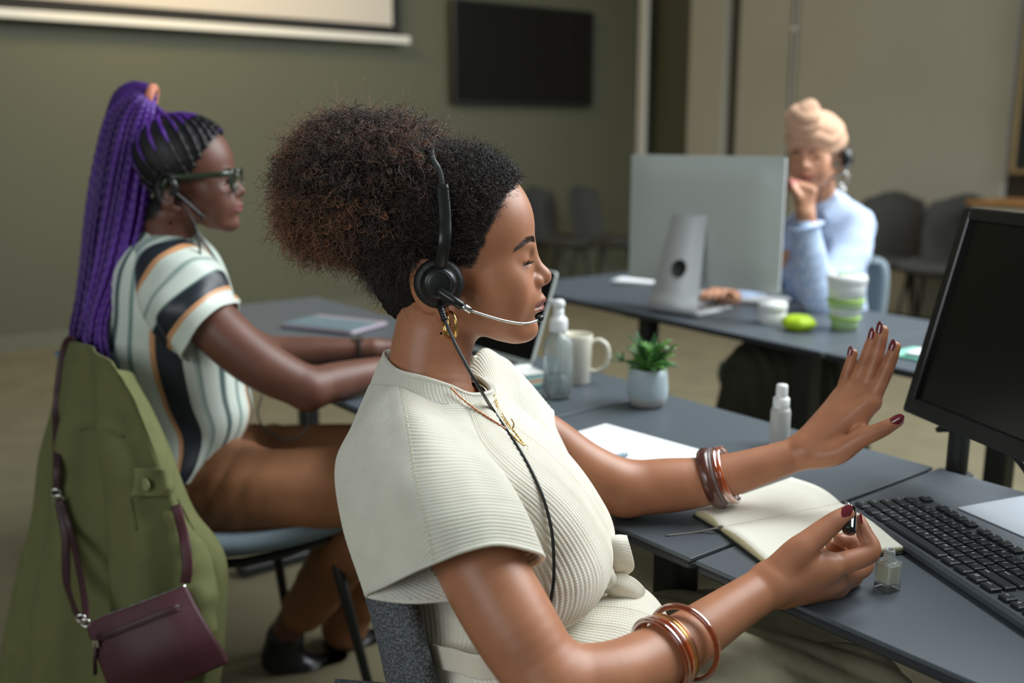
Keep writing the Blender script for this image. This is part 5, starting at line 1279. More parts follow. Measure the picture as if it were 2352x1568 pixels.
F2.chain([w(450, 1110, 2.06, .11), w(620, 1135, 2.0, .075), w(850, 1110, 2.04, .06)], .02); F2.chain([w(850, 1110, 2.04, .06), w(760, 1280, 2.2, .05), w(655, 1452, 2.38, .035)], .02)
h2.eye_cut(F2, 3.4, .8)
V, Q = F2.mesh(.0036); V = smooth_mesh(V, Q, 2, .4)
lip, hr2, dk, q2 = h2.tones(V, [(-125, -80), (-80, -70), (-52, -50), (-40, -10), (-20, 8), (6, 8), (16, 34), (34, 64), (50, 82), (58, 96), (66, 118)])
mk('body', V, Q, M_skin2, p2, world=True, attrs={'tone': np.stack([lip, hr2, dk], 1)})
head_eyes(h2, p2, (40, 24, 16))
M_purple = hairmat('purple_braid', (80, 34, 152), .5); q = NT('purple_braid_fibre'); tc = q.n('ShaderNodeTexCoord'); nz = q.n('ShaderNodeTexNoise'); nz.inputs['Scale'].default_value = 22; q.l(tc.outputs['Object'], nz.inputs[0])
oi = q.n('ShaderNodeObjectInfo'); c0_ = np.array(s2l((72, 24, 122)))
q.l(q.mixc(oi.outputs['Random'], tuple(c0_*.55), tuple(c0_*1.35)), q.b.inputs['Base Color']); q.b.inputs['Roughness'].default_value = .42; n2 = q.n('ShaderNodeTexNoise'); n2.inputs['Scale'].default_value = 500; q.l(tc.outputs['Object'], n2.inputs[0]); q.bump(n2.outputs[0], .4, .001); M_purple = q.m
M_root = mat('black_braid_root', (22, 18, 22), .5, noise=.3, nscale=300, bump=.5, bscale=600)
# scalp cap of tightly drawn hair, then cornrow braids running up to the tie
sel = hr2 > .5; Nn = vnormals(V, Q)
tie = W(348, 226, 2.01)
hcap = Field(); hcap.ell(h2(-20, 0, 49), (.099, .0765, .085), h2.R, .01)
cv, cq = hcap.mesh(.004); qq = h2.inv(cv)
kz = np.interp(qq[:, 0], [-125, -80, -52, -40, -20, 6, 16, 34, 50, 58, 66, 74], [-30, -55, -50, -10, 8, 8, 34, 64, 82, 96, 118, 140])
keepf = (qq[:, 2] > kz)[cq].all(1); used = np.unique(cq[keepf]); remap = -np.ones(len(cv), int); remap[used] = np.arange(len(used))
cap_o = mk('hair', cv[used], remap[cq[keepf]], M_root, p2, world=True)
rg2 = np.random.default_rng(11)
tl2 = h2.inv(tie)
rows_ = [(60, 0, 106), (58, -18, 102), (52, -34, 94), (44, -46, 82), (36, -56, 68), (26, -64, 50), (16, -69, 34), (4, -72, 18), (-14, -74, 8), (-36, -74, -6), (-60, -68, -30), (-84, -50, -48), (58, 18, 102), (50, 36, 92), (38, 54, 68), (18, 68, 34)]
for a in rows_:
    a = np.array(a, float); P = []
    for t in np.linspace(0, 1, 14):
        p = a*(1-t)+tl2*t; d = p-np.array([-20, 0, 49]); rr = np.array([101, 78.5, 87]); f_ = 1/np.linalg.norm(d/rr); pp = np.array([-20, 0, 49])+d*f_
        P.append(pp*(1-t**6)+tl2*t**6)
    P = np.array(P); P = cr(P, 4); o = mk('cornrow', *tube(h2(P), .0036*(1+.3*np.sin(np.arange(len(P))*1.4)), 7), M_purple, cap_o, world=True)
    o.data.materials.append(M_root); fi = np.arange(len(o.data.polygons)); o.data.polygons.foreach_set('material_index', (fi < len(fi)*.30).astype(np.int32))
pony = mk('ponytail', *tube(cr(np.array([tie, W(330, 222, 2.03), W(306, 236, 2.04), W(288, 300, 2.04), W(276, 400, 2.03), W(262, 520, 2.02), W(240, 650, 2.0), W(205, 760, 1.97), W(205, 800, 1.95)]), 5), list(np.interp(np.linspace(0, 1, 41), [0, .12, .25, .6, .85, 1], [.012, .03, .042, .05, .04, .028])), 14), M_purple, p2, world=True)
Lc = cr(np.array([(345, 214), (300, 215), (250, 255), (222, 345), (200, 480), (186, 620), (168, 740), (152, 800)], float), 8)
Rc = cr(np.array([(350, 226), (355, 246), (356, 320), (348, 420), (328, 525), (290, 640), (248, 745), (262, 860)], float), 8)
for i in range(96):
    a = (i+.5)/96; a = np.clip(a+rg2.normal(0, .02), 0, 1); dz = -.050*math.sqrt(max(0, 1-(2*a-1)**2))*rg2.choice([1, 1, 1, -.9])+rg2.normal(0, .006)
    tt = np.linspace(0, 1, len(Lc)); aa = np.clip(a+.05*np.sin(tt*5+rg2.uniform(0, 6))*tt, 0.0, 1.0)
    P2 = Lc*(1-aa[:, None])+Rc*aa[:, None]; end = len(Lc)-int(rg2.integers(0, 9)*(.3+.7*(a < .8)))
    zc = 2.03-.08*tt**2+dz*np.sin(np.minimum(1, tt*5)*np.pi/2)
    P = np.array([W(x, y, z) for (x, y), z in zip(P2, zc)])[:end]; P = cr(P[::2], 4)
    k = np.arange(len(P)); r = .0046*(1+.22*np.sin(k*1.9+i))*np.interp(k/len(P), [0, .1, .9, 1], [.7, 1, 1, .5])
    mk('braid', *tube(P, r, 6), M_purple, p2, world=True)
mk('hair_tie', *tube(np.array([tie+.021*(np.array([0, .9, .3])*math.cos(t)+np.array([.25, -.2, .95])*math.sin(t)) for t in np.linspace(0, 6.28, 28, endpoint=False)]), .0085, 10, True), mat('peach_hair_tie', (206, 130, 104), .7, noise=.15, nscale=120, bump=.5, bscale=300), p2, world=True)
brows(h2, cap_o, F2, M_hairk, n=300, seed=3)
# striped shirt
q = NT('striped_satin_shirt'); uvn = q.n('ShaderNodeUVMap'); sx = q.n('ShaderNodeSeparateXYZ'); q.l(uvn.outputs[0], sx.inputs[0])
fr = q.math('FRACT', q.math('DIVIDE', sx.outputs[1], .170)); wc, gc, nc_, oc = [s2l(c) for c in ((206, 214, 204), (118, 142, 136), (26, 33, 42), (204, 148, 104))]
q.l(q.ramp(fr, [(0, nc_), (.21, nc_), (.22, oc), (.26, oc), (.265, wc), (.42, wc), (.43, gc), (.47, gc), (.48, wc), (.60, wc), (.61, gc), (.655, nc_), (.675, gc), (.69, wc), (.84, wc), (.86, gc), (.92, wc)], 'LINEAR'), q.b.inputs['Base Color']); q.b.inputs['Roughness'].default_value = .5
M_stripe = q.m
q = NT('striped_satin_sleeve'); uvn = q.n('ShaderNodeUVMap'); sx = q.n('ShaderNodeSeparateXYZ'); q.l(uvn.outputs[0], sx.inputs[0])
q.l(q.ramp(q.math('DIVIDE', sx.outputs[1], .21), [(0, wc), (.04, gc), (.08, wc), (.17, gc), (.20, wc), (.25, gc), (.27, nc_), (.42, nc_), (.43, oc), (.47, oc), (.48, wc), (.60, wc), (.62, gc), (.65, wc), (.745, wc), (.755, gc), (.77, nc_), (.925, nc_), (.93, oc), (.97, oc), (.98, wc)]), q.b.inputs['Base Color']); q.b.inputs['Roughness'].default_value = .45
M_stripe2 = q.m
Fz = dirv(86); L_ = np.array([-Fz[1], Fz[0], 0]); near = -L_; th = np.linspace(0, 2*np.pi, 18, endpoint=False); C = []
for f, b, z, bb in (((448, 528), (336, 486), 2.03, .060), ((470, 556), (316, 522), 2.04, .085), ((500, 608), (284, 572), 2.06, .155), ((534, 700), (250, 680), 2.07, .175), ((556, 790), (220, 790), 2.08, .172), ((566, 880), (262, 890), 2.08, .168), ((578, 945), (318, 965), 2.08, .168), ((552, 1005), (345, 1035), 2.07, .172), ((505, 1052), (368, 1068), 2.06, .165)):
    pf, pb = W(*f, z), W(*b, z); A = (pf-pb)/2; c_ = (pf+pb)/2; C.append([c_+A*math.cos(t)+near*bb*math.sin(t) for t in th])
V, Fc, uv, (R, K) = grid(C, 8, 8, True); N = vnormals(V, Fc)
if np.mean(((V-V.mean(0))*N).sum(1)) < 0: N = -N; Fc = Fc[:, ::-1]
V = V+N*((vnoise(V*[1, 1, .45], 34, 7)*.010+vnoise(V*[1, 1, .5], 16, 9)*.012)*np.clip((uv[:, 1]-.03)/.1, 0, 1))[:, None]
sh2 = mk('striped_shirt', V, Fc, M_stripe, p2, world=True, uv=np.stack([uv[:, 1], uv[:, 0]+.02], 1))
def sleeve2(rings, off):
    C = []
    for (c1, r1, ax_) in rings:
        ax_ = nrm(ax_); u_ = nrm(np.cross(ax_, [0, 1, .1])); v_ = np.cross(ax_, u_)
        C.append([c1+r1*(u_*math.cos(t)+v_*math.sin(t)) for t in np.linspace(0, 6.2832, 12, endpoint=False)])
    V, Fc, uv, _ = grid(C, 8, 7, True); N = vnormals(V, Fc)
    if np.mean(((V-V.mean(0))*N).sum(1)) < 0: N = -N; Fc = Fc[:, ::-1]
    V = V+N*(vnoise(V, 34, 3)*.010)[:, None]; o = mk('sleeve', V, Fc, M_stripe2, sh2, world=True, uv=np.stack([uv[:, 0], uv[:, 1]+off], 1)); solid(o, .003, -1)
d_ = W(600, 838, 1.92)-W(430, 660, 1.93)
sleeve2([(W(368, 606, 2.02), .072, d_+[0, -.1, .1]), (W(400, 650, 1.96), .090, d_+[0, -.04, .06]), (W(438, 700, 1.925), .086, d_), (W(474, 748, 1.915), .074, d_+[0, 0, .03]), (W(484, 762, 1.913), .074, d_+[0, 0, .03])], .0)
d_ = W(612, 812, 2.28)-W(440, 680, 2.22); sleeve2([(W(400, 640, 2.15), .075, d_), (W(450, 690, 2.22), .08, d_), (W(505, 745, 2.25), .068, d_)], .05)
mk('shirt_collar', *tube(cr(np.array([h2(-78, 0, -108), h2(-62, -46, -112), h2(-28, -54, -124), h2(2, -44, -140), h2(10, -20, -165)]), 6), .010, 8, flat=.4), mat('navy_satin', (30, 38, 48), .5, noise=.1), sh2, world=True)
# brown trousers
Ft = Field()
Ft.chain([w(445, 1125, 2.06, .135), w(600, 1135, 2.0, .094), w(760, 1118, 2.02, .086), w(870, 1105, 2.06, .078)], .03); Ft.chain([w(520, 1090, 2.24, .11), w(700, 1060, 2.30, .086), w(900, 1050, 2.34, .080)], .03)
Ft.chain([w(870, 1105, 2.06, .076), w(795, 1260, 2.16, .066), w(700, 1400, 2.32, .052)], .02); Ft.chain([w(900, 1050, 2.34, .078), w(850, 1300, 2.42, .066), w(790, 1440, 2.50, .056)], .02)
V, Q = Ft.mesh(.007); N = vnormals(V, Q); V = V+N*(vnoise(V*[1, 1, 1.6], 26, 3)*.006+(np.abs(np.sin(V @ np.array([62, 10, -40])))**.5-.6)*.007*np.exp(-((V[:, 0]+.58)/.09)**2))[:, None]
V = smooth_mesh(V, Q, 1); mk('trousers', V, Q, mat('chestnut_cotton', (142, 94, 62), .75, noise=.08, nscale=30, bump=.25, bscale=600), p2, world=True)
for pts in (((655, 1462, 2.385), (645, 1506, 2.40), (700, 1535, 2.42), (775, 1548, 2.46)), ((790, 1455, 2.50), (785, 1480, 2.52), (840, 1490, 2.55), (900, 1500, 2.60))):
    Fs = Field(); P_ = [W(*p) for p in pts]; Fs.cone(P_[0], P_[1], .046, .044, .01); Fs.cone(P_[1], P_[2], .042, .036, .02); Fs.cone(P_[2], P_[3], .036, .028, .02)
    V, Q = Fs.mesh(.006); V[:, 2] = np.maximum(V[:, 2], .004); mk('shoe', smooth_mesh(V, Q, 1), Q, M_black, p2, world=True)
# glasses
gl = thing('glasses', 'dark green rimmed glasses on the woman with purple braids', 'glasses', tuple(h2(80, 0, 6)))
M_rim = mat('dark_green_acetate', (40, 50, 34), .25, noise=.2, nscale=120, coat=.5)
tq = np.linspace(0, 2*np.pi, 32, endpoint=False)
for y in (-1, 1):
    L_ = np.array([[84-.012*(30*math.cos(t))**2*.35, y*(33+24*np.sign(math.cos(t))*abs(math.cos(t))**.6), 6+20*np.sign(math.sin(t))*abs(math.sin(t))**.6] for t in tq])
    mk('rim', *tube(h2(L_), .0036, 8, True), M_rim, gl, world=True)
    mk('lens', np.vstack([h2(L_), h2(L_*[0, 1, 1]+[83, 0, 0]).mean(0)[None]]), [(i, (i+1) % 32, 32) for i in range(32)], mat('lens_glass', (248, 250, 250), .0, trans=1.0, ior=1.02), gl, world=True)
    mk('temple_arm', *tube(cr(h2(np.array([[80, y*58, 19], [60, y*72, 18], [10, y*79, 15], [-28, y*81, 13], [-44, y*80, -4]], float)), 6), .0058, 8, flat=.5, up=h2.R[:, 1]), M_rim, gl, world=True)
mk('nose_bridge', *tube(cr(h2(np.array([[82, -9, 13], [86, 0, 16], [82, 9, 13]], float)), 4), .0024, 8), M_rim, gl, world=True)
hs2 = thing('headset', 'black in-ear headset with a short microphone stick on the braided woman', 'headset', tuple(h2(-28, -84, -10)))
mk('ear_piece', *tube(cr(h2(np.array([[-30, -82, 12], [-20, -88, 6], [-18, -89, -8], [-26, -88, -18]], float)), 6), .0085, 10, flat=.7), M_black, hs2, world=True)
mk('ear_hook', *tube(cr(h2(np.array([[-20, -86, 12], [-30, -84, 22], [-44, -80, 16], [-50, -78, -6]], float)), 6), .0022, 8), M_black, hs2, world=True)
mk('boom', *tube(cr(h2(np.array([[-26, -88, -8], [0, -84, -34], [26, -78, -62]], float)), 6), .0042, 8), M_black, hs2, world=True)
mk('microphone', *tube(h2(np.array([[24, -78, -60], [29, -77, -65]], float)), .0055, 10), M_black, hs2, world=True)
mk('cable', *tube(cr(np.array([h2(-24, -86, -18), W(440, 500, 1.93), W(456, 545, 1.92), W(462, 590, 1.92), W(490, 640, 1.93)]), 8), .0022, 6), M_black, hs2, world=True)
wt = thing('wristwatch', 'dark banded watch on the far wrist of the braided woman', 'watch', tuple(W(825, 802, 2.325)))
a_ = nrm(W(850, 800, 2.33)-W(800, 803, 2.32)); c_ = W(826, 802, 2.325); u_ = nrm(np.cross(a_, [0, 0, 1])); v_ = np.cross(a_, u_)
mk('strap', *tube(np.array([c_+.0275*(u_*math.cos(t)+v_*math.sin(t)) for t in tq]), .008, 8, True, flat=.28, up=None), mat('dark_watch_strap', (30, 34, 40), .5, noise=.1), wt, world=True)
mk('dial', *box(c_+np.array([0, -.004, .0285]), (.022, .026, .006)), M_chrome, wt, world=True, smooth=False)
# chair, jacket, bag
e0 = W(635, 1262, 1.93); cc = e0+UU*.235+VV*.033
chair('blue-grey chair under the woman with purple braids, jacket hung on it', (cc[0], cc[1], 0.02), ROT, 1, M_bluegrey, M_blackmetal, 'desk chairs in use', 14, .5, .30, bk=.44, bo=.12)
jk = thing('jacket', 'olive green cotton jacket draped over the back of a chair', 'jacket', (float(W(240, 1200, 1.84)[0]), float(W(240, 1200, 1.84)[1]), 0))
M_olivej = mat('olive_cotton_twill', (98, 100, 60), .85, noise=.07, nscale=25, bump=.3, bscale=900)
JR = [[(215, 795, 2.05), (150, 790, 1.96), (174, 785, 1.88), (202, 795, 1.82), (230, 814, 1.77), (262, 842, 1.735), (305, 858, 1.82)],
      [(180, 900, 2.02), (116, 905, 1.94), (165, 905, 1.865), (205, 915, 1.81), (258, 900, 1.75), (308, 918, 1.71), (335, 930, 1.80)],
      [(140, 1040, 2.0), (88, 1045, 1.93), (150, 1050, 1.85), (210, 1050, 1.79), (290, 1040, 1.72), (366, 1055, 1.685), (382, 1070, 1.78)],
      [(110, 1190, 1.99), (62, 1195, 1.92), (140, 1190, 1.84), (215, 1190, 1.78), (320, 1180, 1.705), (414, 1180, 1.68), (430, 1180, 1.78)],
      [(90, 1330, 1.98), (40, 1335, 1.91), (125, 1330, 1.83), (220, 1330, 1.77), (340, 1310, 1.70), (492, 1288, 1.69), (480, 1290, 1.78)],
      [(60, 1470, 1.97), (18, 1475, 1.90), (110, 1470, 1.82), (225, 1470, 1.76), (350, 1450, 1.70), (487, 1420, 1.69), (480, 1430, 1.78)],
      [(40, 1640, 1.97), (-10, 1660, 1.9), (100, 1650, 1.82), (225, 1650, 1.76), (350, 1640, 1.70), (472, 1610, 1.69), (470, 1600, 1.78)]]
V, Fc, uv, (R, K) = grid(P3(JR), 14, 16); N = vnormals(V, Fc)
if np.mean(N @ np.array([-.5, -.8, 0])) < 0: N = -N; Fc = Fc[:, ::-1]
f1 = np.sin(uv[:, 0]*34+2.6*vnoise(V*[1, 1, .4], 5, 5)+1.5*uv[:, 1]); f1 = np.sign(f1)*np.abs(f1)**.8; f2 = vnoise(V*[1.2, 1.2, .3], 26, 8)
V = V+N*((f1*.024+f2*.012)*np.clip(uv[:, 1]*5, .15, 1))[:, None]
jb = mk('jacket_body', V, Fc, M_olivej, jk, world=True, uv=uv); solid(jb, .004, -1)
JB = BVHTree.FromPolygons([tuple(v) for v in V], [tuple(int(i) for i in f) for f in Fc])
def on_j(px, py, lift=.004, dflt=1.82):
    o = Vector((0, 0, CAM_H)); d = Vector(W(px, py, 1.0))-o; d.normalize(); h_ = JB.ray_cast(o, d)
    return W(px, py, dflt) if h_[0] is None else np.array(o+d*(h_[3]-lift))
fl = np.array([[on_j(x, y, .014) for x in np.linspace(306, 400, 6)] for y in (1075, 1098, 1122, 1138)]); fl[-1] -= VV*.006
V, Fc, uv, _ = grid(fl, 4, 3); o = mk('pocket_flap', V, Fc, M_olivej, jk, world=True); solid(o, .003, 0)
b_ = on_j(337, 1113, .019); V, F_ = lathe([(0, 0), (.010, 0), (.0115, .001), (.0115, .003), (.009, .0035), (0, .0025)], 20)
zz = nrm(-VV+[0, -.3, .1]); xx = nrm(np.cross([0, 0, 1], zz)); yy = np.cross(zz, xx); mk('button', b_+V[:, :1]*xx+V[:, 1:2]*yy+V[:, 2:]*zz, F_, mat('olive_button', (140, 142, 100), .35, noise=.1), jk, world=True)
mk('yoke_seam', *tube(np.array([on_j(x, y, .0015) for x, y in ((182, 985), (205, 980), (235, 982), (262, 990), (284, 1004))]), .0022, 6), M_olivej, jk, world=True)
for k, x in enumerate((300, 410)):
    mk('pocket_seam', *tube(np.array([on_j(x+4*i+(8 if k else -1)*i*.6, 1145+18*i, .0012) for i in range(5)]), .0018, 6), M_olivej, jk, world=True)
# sleeve hanging free on the right-hand side
sl_ = cr(np.array([W(388, 1170, 1.70), W(425, 1245, 1.69), W(446, 1320, 1.685), W(452, 1390, 1.68), W(450, 1440, 1.68)]), 8)
V, Fc = tube(sl_, list(np.interp(np.linspace(0, 1, len(sl_)), [0, .4, .8, 1], [.012, .032, .036, .034])), 20); Fq = np.array([f for f in Fc if len(f) == 4]); N = vnormals(V, Fq)
V = V+N*(vnoise(V*[1, 1, 1.5], 55, 6)*.006)[:, None]; mk('jacket_sleeve', V, Fq, M_olivej, jk, world=True)
bg = thing('handbag', 'burgundy leather crossbody bag with a zip hanging in front of the olive jacket', 'bag', (float(W(350, 1480, 1.68)[0]), float(W(350, 1480, 1.68)[1]), float(W(350, 1600, 1.68)[2])))
M_burg = mat('burgundy_leather', (64, 27, 34), .55, noise=.08, nscale=60, bump=.3, bscale=420, bdist=.001); M_burgd = mat('dark_burgundy_leather', (54, 24, 30), .5, noise=.1, nscale=60, bump=.3, bscale=420)
BG = [[(192, 1432, 1.66), (250, 1408, 1.652), (310, 1386, 1.65), (370, 1363, 1.652), (427, 1341, 1.665)], [(212, 1490, 1.645), (275, 1468, 1.632), (335, 1444, 1.63), (395, 1420, 1.632), (458, 1400, 1.65)], [(236, 1556, 1.64), (300, 1538, 1.625), (362, 1515, 1.622), (424, 1490, 1.625), (494, 1462, 1.645)], [(262, 1620, 1.65), (330, 1602, 1.642), (395, 1580, 1.64), (458, 1555, 1.642), (526, 1524, 1.652)]]
BG = P3([[(x, y, z-.045) for x, y, z in r] for r in BG])
V, Fc, uv, (R, K) = grid(BG, 6, 6); nB = nrm(np.array([-.15, -1, 0.1])); N = vnormals(V, Fc)
if np.mean(N @ nB) < 0: Fc = Fc[:, ::-1]
bb_ = mk('bag_body', V, Fc, M_burg, bg, world=True, uv=uv); solid(bb_, .028, -1); bump_mod(bb_, .005, 3)
def onb(u, v, lift=.002):
    A = BG.astype(float); r = v*3; c_ = u*4; i = min(2, int(r)); j = min(3, int(c_)); fr_, fc_ = r-i, c_-j
    return (A[i, j]*(1-fr_)*(1-fc_)+A[i+1, j]*fr_*(1-fc_)+A[i, j+1]*(1-fr_)*fc_+A[i+1, j+1]*fr_*fc_)+nB*lift
zt = np.array([onb(u, 0, .000)+np.array([0, .008, -.006]) for u in np.linspace(.0, .98, 20)])
mk('top_zip', *tube(zt, .0032*(1+.2*np.sin(np.arange(20)*3)), 8), M_chrome, bg, world=True)
mk('pocket_zip_tape', *tube(np.array([onb(u, .24, .002) for u in np.linspace(.08, .86, 12)]), .0075, 8, flat=.3, up=nB), M_burgd, bg, world=True)
mk('pocket_zip', *tube(np.array([onb(u, .255, .0045) for u in np.linspace(.08, .86, 24)]), .0016, 6), M_burgd, bg, world=True)
pp = onb(.075, .27, .008); mk('zip_slider', *box(pp, (.010, .006, .012)), M_chrome, bg, world=True, smooth=False)
mk('zip_pull', *tube(np.array([pp, pp+[-.003, -.003, -.03], pp+[-.004, -.003, -.052]]), [.004, .0055, .0055], 8, flat=.5), M_burgd, bg, world=True)
def strap(name, pts, hw=.0075, m=None):
    P = cr(np.array(pts), 8); o = mk(name, *tube(P, hw, 10, flat=.22, up=nrm(np.array([.2, -1, .1]))), m or M_burgd, bg, world=True); return o
S0 = [W(172, 778, 1.90), W(152, 790, 1.92)]+[on_j(x, y, .012, 1.89) for x, y in ((136, 870), (129, 960), (131, 1060), (131, 1136))]; z3 = S0[-1]-nrm(S0[-1]-np.array([0, 0, CAM_H]))*.004
strap('strap', S0)
for x, y in ((128, 1132), (134, 1146)):
    mk('ring', *tube(np.array([on_j(x, y, .016)+.009*np.array([math.cos(t), 0, .8*math.sin(t)]) for t in np.linspace(0, 6.28, 18, endpoint=False)]), .0018, 6, True), M_chrome, bg, world=True)
strap('strap', [on_j(134, 1146, .014), on_j(150, 1230, .016), W(153, 1330, 1.74), W(170, 1395, 1.66), W(188, 1425, 1.622)])
strap('strap', [on_j(138, 1146, .016), on_j(162, 1220, .018), W(182, 1310, 1.71), W(196, 1390, 1.65), W(196, 1424, 1.625)], .006)
strap('strap', [on_j(404, 1160, .012), on_j(412, 1190, .02), W(424, 1240, 1.63), W(430, 1300, 1.62), W(426, 1338, 1.622)], .0085, M_burg)
for x, y in ((186, 1420), (196, 1430)):
    mk('ring', *tube(np.array([W(x, y, 1.612)+.008*np.array([math.cos(t), 0, .8*math.sin(t)]) for t in np.linspace(0, 6.28, 18, endpoint=False)]), .0018, 6, True), M_chrome, bg, world=True)
cb_ = thing('charging_cable', 'thin grey cable dangling under the desk by the braided woman', 'cable', tuple(W(740, 930, 2.2)))
mk('cord', *tube(cr(np.array([W(602, 905, 2.2), W(592, 950, 2.2), W(610, 985, 2.2), W(660, 1010, 2.2), W(705, 985, 2.2), W(708, 930, 2.2), W(720, 880, 2.3)]), 8), .0022, 6), mat('grey_cable', (96, 100, 96), .5, noise=.05), cb_, world=True)
# ------------------------------------------------------------------ the woman in the turban across the far desk
M_skin3 = skin_mat('tan_skin', (200, 146, 116), (178, 104, 94), .42, .08)
h3 = Head(W(1868, 362, 3.10), 214, 4, 5)
p3 = thing('person', 'smiling woman in a beige turban and pale blue shirt resting her chin on her fist', 'person', (float(W(1900, 700, 3.3)[0]), float(W(1900, 700, 3.3)[1]), 0))
F3 = Field(); h3.build(F3, 1.0)
F3.chain([(h3(-34, 0, -70), .05), (h3(-52, 0, -150), .052), (h3(-70, 0, -200), .07)], .02)
elb = W(1876, 690, 3.0); wr = W(1850, 492, 2.93)
F3.chain([w(1960, 520, 3.14, .05), w(1930, 610, 3.06, .045), (elb, .04)], .02); F3.chain([(elb, .04), w(1866, 600, 2.97, .036), (wr, .026)], .012)
f4 = []
for i in range(4):
    a = W(1822+15*i, 424+5*i, 2.95-.010*i); b = a+np.array([-.004, .022, .010]); c_ = b+np.array([.0, .004, -.026]); f4.append([(a, .0115), (b, .010), (c_, .009)])
t0 = W(1842, 462, 2.93); hand_field(F3, [(wr, .022)], None, f4, [(t0, .015), (W(1826, 440, 2.925), .012), (W(1816, 418, 2.935), .0095)])
F3.chain([w(1830, 560, 3.25, .05), w(1740, 640, 3.28, .045), w(1690, 690, 3.2, .040)], .02); F3.chain([w(1690, 690, 3.2, .038), w(1660, 680, 3.1, .028), w(1650, 672, 3.06, .024)], .012)
f5 = []
for i in range(4):
    a = W(1672-16*i, 668+2*i, 2.99+.004*i); b = a+np.array([-.016, -.022, .002]); c_ = b+np.array([-.01, -.014, -.014]); f5.append([(a, .0105), (b, .009), (c_, .0075)])
hand_field(F3, [(W(1652, 672, 3.06), .02)], None, f5, [(W(1680, 676, 3.03), .013), (W(1690, 680, 2.99), .011), (W(1690, 684, 2.97), .009)])
F3.chain([w(1900, 560, 3.24, .09), w(1900, 700, 3.28, .11), w(1890, 800, 3.3, .11)], .03)
for y in (-1, 1):   # laughing eyes nearly shut
    pass
h3.eye_cut(F3, 1.0, -1)
V, Q = F3.mesh(.0042); V = smooth_mesh(V, Q, 2, .4)
lip, hr3, dk, q3 = h3.tones(V, [(-125, 200), (70, 200)])
mk('body', V, Q, M_skin3, p3, world=True, attrs={'tone': np.stack([lip, hr3*0, dk], 1)})
head_eyes(h3, p3)
brows(h3, p3, F3, M_hairk, n=260, seed=5)
Ft = Field()
Ft.ell(h3(-24, 0, 58), (.108, .088, .084), h3.R, .02); Ft.ell(h3(-50, 0, 40), (.075, .082, .080), h3.R, .02)
Ft.cone(h3(72, -6, 106), h3(80, 4, 126), .048, .044, .010); Ft.cone(h3(90, -24, 134), h3(72, 18, 148), .026, .030, .008); Ft.cone(h3(92, 10, 106), h3(72, 26, 112), .022, .024, .010)
Ft.ell(h3(70, 0, -40), (.075, .09, .080), h3.R, .012, 's')
V, Q = Ft.mesh(.004); N = vnormals(V, Q); q_ = h3.inv(V); V = V+N*((np.abs(np.sin((q_[:, 2]*.9+q_[:, 1]*.5+q_[:, 0]*.35)*.085+1.5*vnoise(q_, .02, 3)))**.6-.5)*.006)[:, None]
mk('turban', smooth_mesh(V, Q, 1), Q, mat('beige_turban_cloth', (208, 166, 138), .85, noise=.05, nscale=40, bump=.2, bscale=500), p3, world=True)
# shirt
q = NT('pale_blue_striped_shirt'); tc = q.n('ShaderNodeTexCoord'); sx = q.n('ShaderNodeSeparateXYZ'); q.l(tc.outputs['Object'], sx.inputs[0])
st_ = q.math('GREATER_THAN', q.math('FRACT', q.math('MULTIPLY', q.math('ADD', sx.outputs[0], q.math('MULTIPLY', sx.outputs[1], .6)), 90.0)), .6)
q.l(q.mixc(st_, s2l((196, 212, 238)), s2l((172, 194, 230))), q.b.inputs['Base Color']); q.b.inputs['Roughness'].default_value = .75; M_blue = q.m
Fs = Field()
Fs.chain([(h3(-66, 0, -178), .075), w(1905, 520, 3.2, .10), w(1895, 620, 3.24, .125), w(1890, 740, 3.28, .135)], .04)
Fs.cone(W(1915, 505, 3.18), W(1958, 520, 3.14), .07, .062, .03); Fs.cone(W(1890, 500, 3.24), W(1830, 540, 3.26), .07, .062, .03)
Fs.chain([w(1960, 524, 3.13, .066), w(1945, 600, 3.07, .062), w(1884, 686, 3.0, .054)], .03); Fs.chain([w(1882, 688, 3.0, .054), w(1868, 620, 2.975, .050), w(1852, 528, 2.945, .041)], .012)
Fs.chain([w(1830, 540, 3.26, .062), w(1750, 640, 3.3, .058), w(1695, 690, 3.2, .052)], .03)
V, Q = Fs.mesh(.005); N = vnormals(V, Q); V = V+N*(vnoise(V, 34, 4)*.006+vnoise(V, 70, 6)*.003)[:, None]
sh3 = mk('shirt', smooth_mesh(V, Q, 2), Q, M_blue, p3, world=True)
a_ = nrm(W(1852, 528, 2.945)-W(1868, 620, 2.975)); c_ = W(1851, 520, 2.943); u_ = nrm(np.cross(a_, [0, 1, 0])); v_ = np.cross(a_, u_)
mk('cuff', *tube(np.array([c_+.039*(u_*math.cos(t)+v_*math.sin(t)) for t in np.linspace(0, 6.28, 28, endpoint=False)]), .016, 8, True, flat=.25), M_blue, sh3, world=True)
for y in (-1, 1): 
    C = np.array([[h3(-40, y*56, -118), h3(-10, y*50, -140), h3(18, y*24, -168)], [h3(-44, y*68, -140), h3(-8, y*66, -170), h3(26, y*40, -200)]]); V, Fc, uv, _ = grid(C, 5, 5); o = mk('collar', V, Fc, M_blue, sh3, world=True); solid(o, .004, 0)
Fk = Field(); Fk.chain([w(1890, 800, 3.28, .15), w(1790, 835, 3.0, .115), w(1745, 870, 2.92, .10)], .03); Fk.chain([w(1745, 870, 2.92, .10), w(1725, 960, 2.92, .10), w(1720, 1120, 2.95, .11)], .03)
Fk.chain([w(1930, 830, 3.2, .12), w(1880, 860, 2.95, .10), w(1880, 1100, 2.98, .10)], .03)
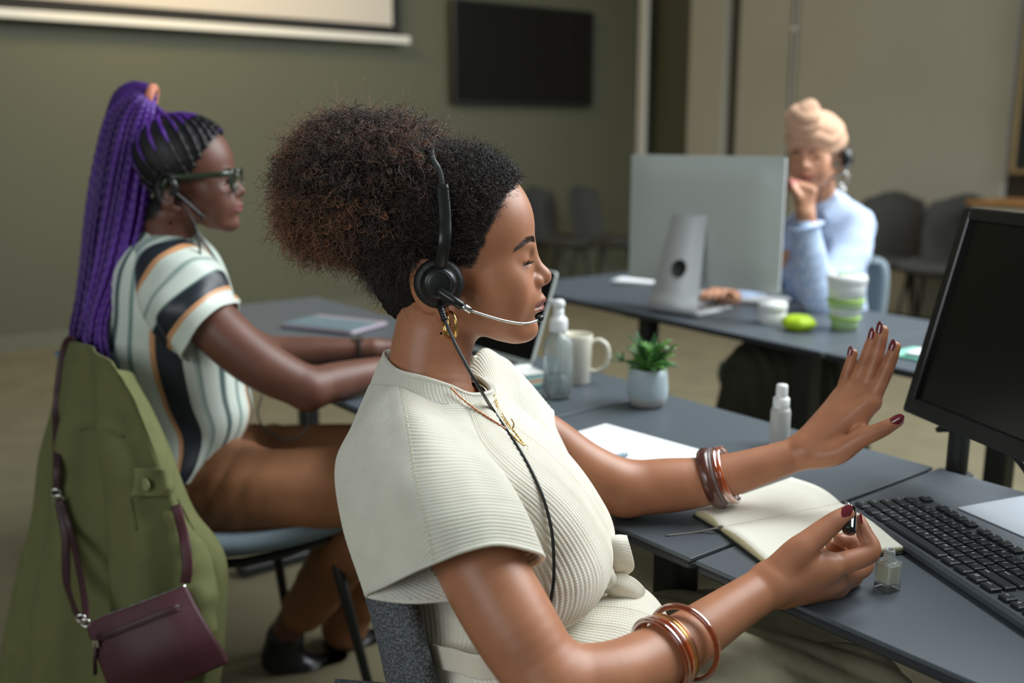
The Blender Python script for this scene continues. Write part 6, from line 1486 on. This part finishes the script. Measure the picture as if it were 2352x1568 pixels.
V, Q = Fk.mesh(.009); N = vnormals(V, Q); V = V+N*((np.abs(np.sin(V[:, 0]*70+V[:, 1]*30))**.7-.5)*.012)[:, None]
mk('trousers', V, Q, mat('dark_olive_trousers', (62, 60, 48), .9, noise=.1, nscale=20), p3, world=True)
for px in (1722, 1882):
    c_ = W(px, 1120, 2.96); V, F_ = lathe([(0, -.035), (.032, -.035), (.038, -.01), (.034, .015), (.02, .035), (0, .04)], 20)
    mk('shoe', V*[1.3, 2.4, 1]+np.array([c_[0], c_[1]-.06, .037]), F_, M_black, p3, world=True)
hd3 = thing('headset', 'black over-ear headset worn over the beige turban', 'headset', tuple(h3(-30, 88, -14)))
nY = h3.R[:, 1]
def disc3(prof): 
    V, F_ = lathe(prof, 28); ux_ = h3.R[:, 0]; uz_ = np.cross(nY, ux_); return h3(-30, 84, -10)+V[:, :1]*ux_+V[:, 1:2]*uz_+V[:, 2:]*nY, F_
mk('ear_cup', *disc3([(0, 0), (.028, 0), (.031, .006), (.03, .016), (.022, .024), (0, .026)]), M_black, hd3, world=True)
mk('headband', *tube(cr(np.array([h3(-34, 98, -4), h3(-70, 92, -16), h3(-118, 56, -30), h3(-132, 0, -34), h3(-118, -56, -30), h3(-70, -92, -16), h3(-30, -90, -6)]), 8), .006, 8, flat=.5), M_black, hd3, world=True)
mk('boom', *tube(cr(np.array([h3(-24, 108, -18), h3(20, 100, -46), h3(64, 66, -64)]), 6), .0025, 6), M_black, hd3, world=True)
er3 = thing('earring', 'large pale drop earring of the woman in the turban', 'earring', tuple(h3(-28, 80, -44)))
e_ = h3(-24, 84, -52)
mk('hoop', *tube(np.array([e_+[.016*math.cos(t), 0, .02*math.sin(t)-.02] for t in np.linspace(0, 6.28, 24, endpoint=False)]), .0035, 8, True), M_chrome, er3, world=True)
mk('bead', *lathe([(0, -.012), (.008, -.008), (.011, 0), (.008, .008), (0, .012)], 16, e_+np.array([0, 0, -.055])), M_whiteplastic, er3, world=True)
chair('blue-grey chair behind the woman in the beige turban', (1.0, 3.32, 0), math.radians(236), 1, M_bluegrey, M_blackmetal, 'desk chairs in use', 12, .5, .42, bk=.85)
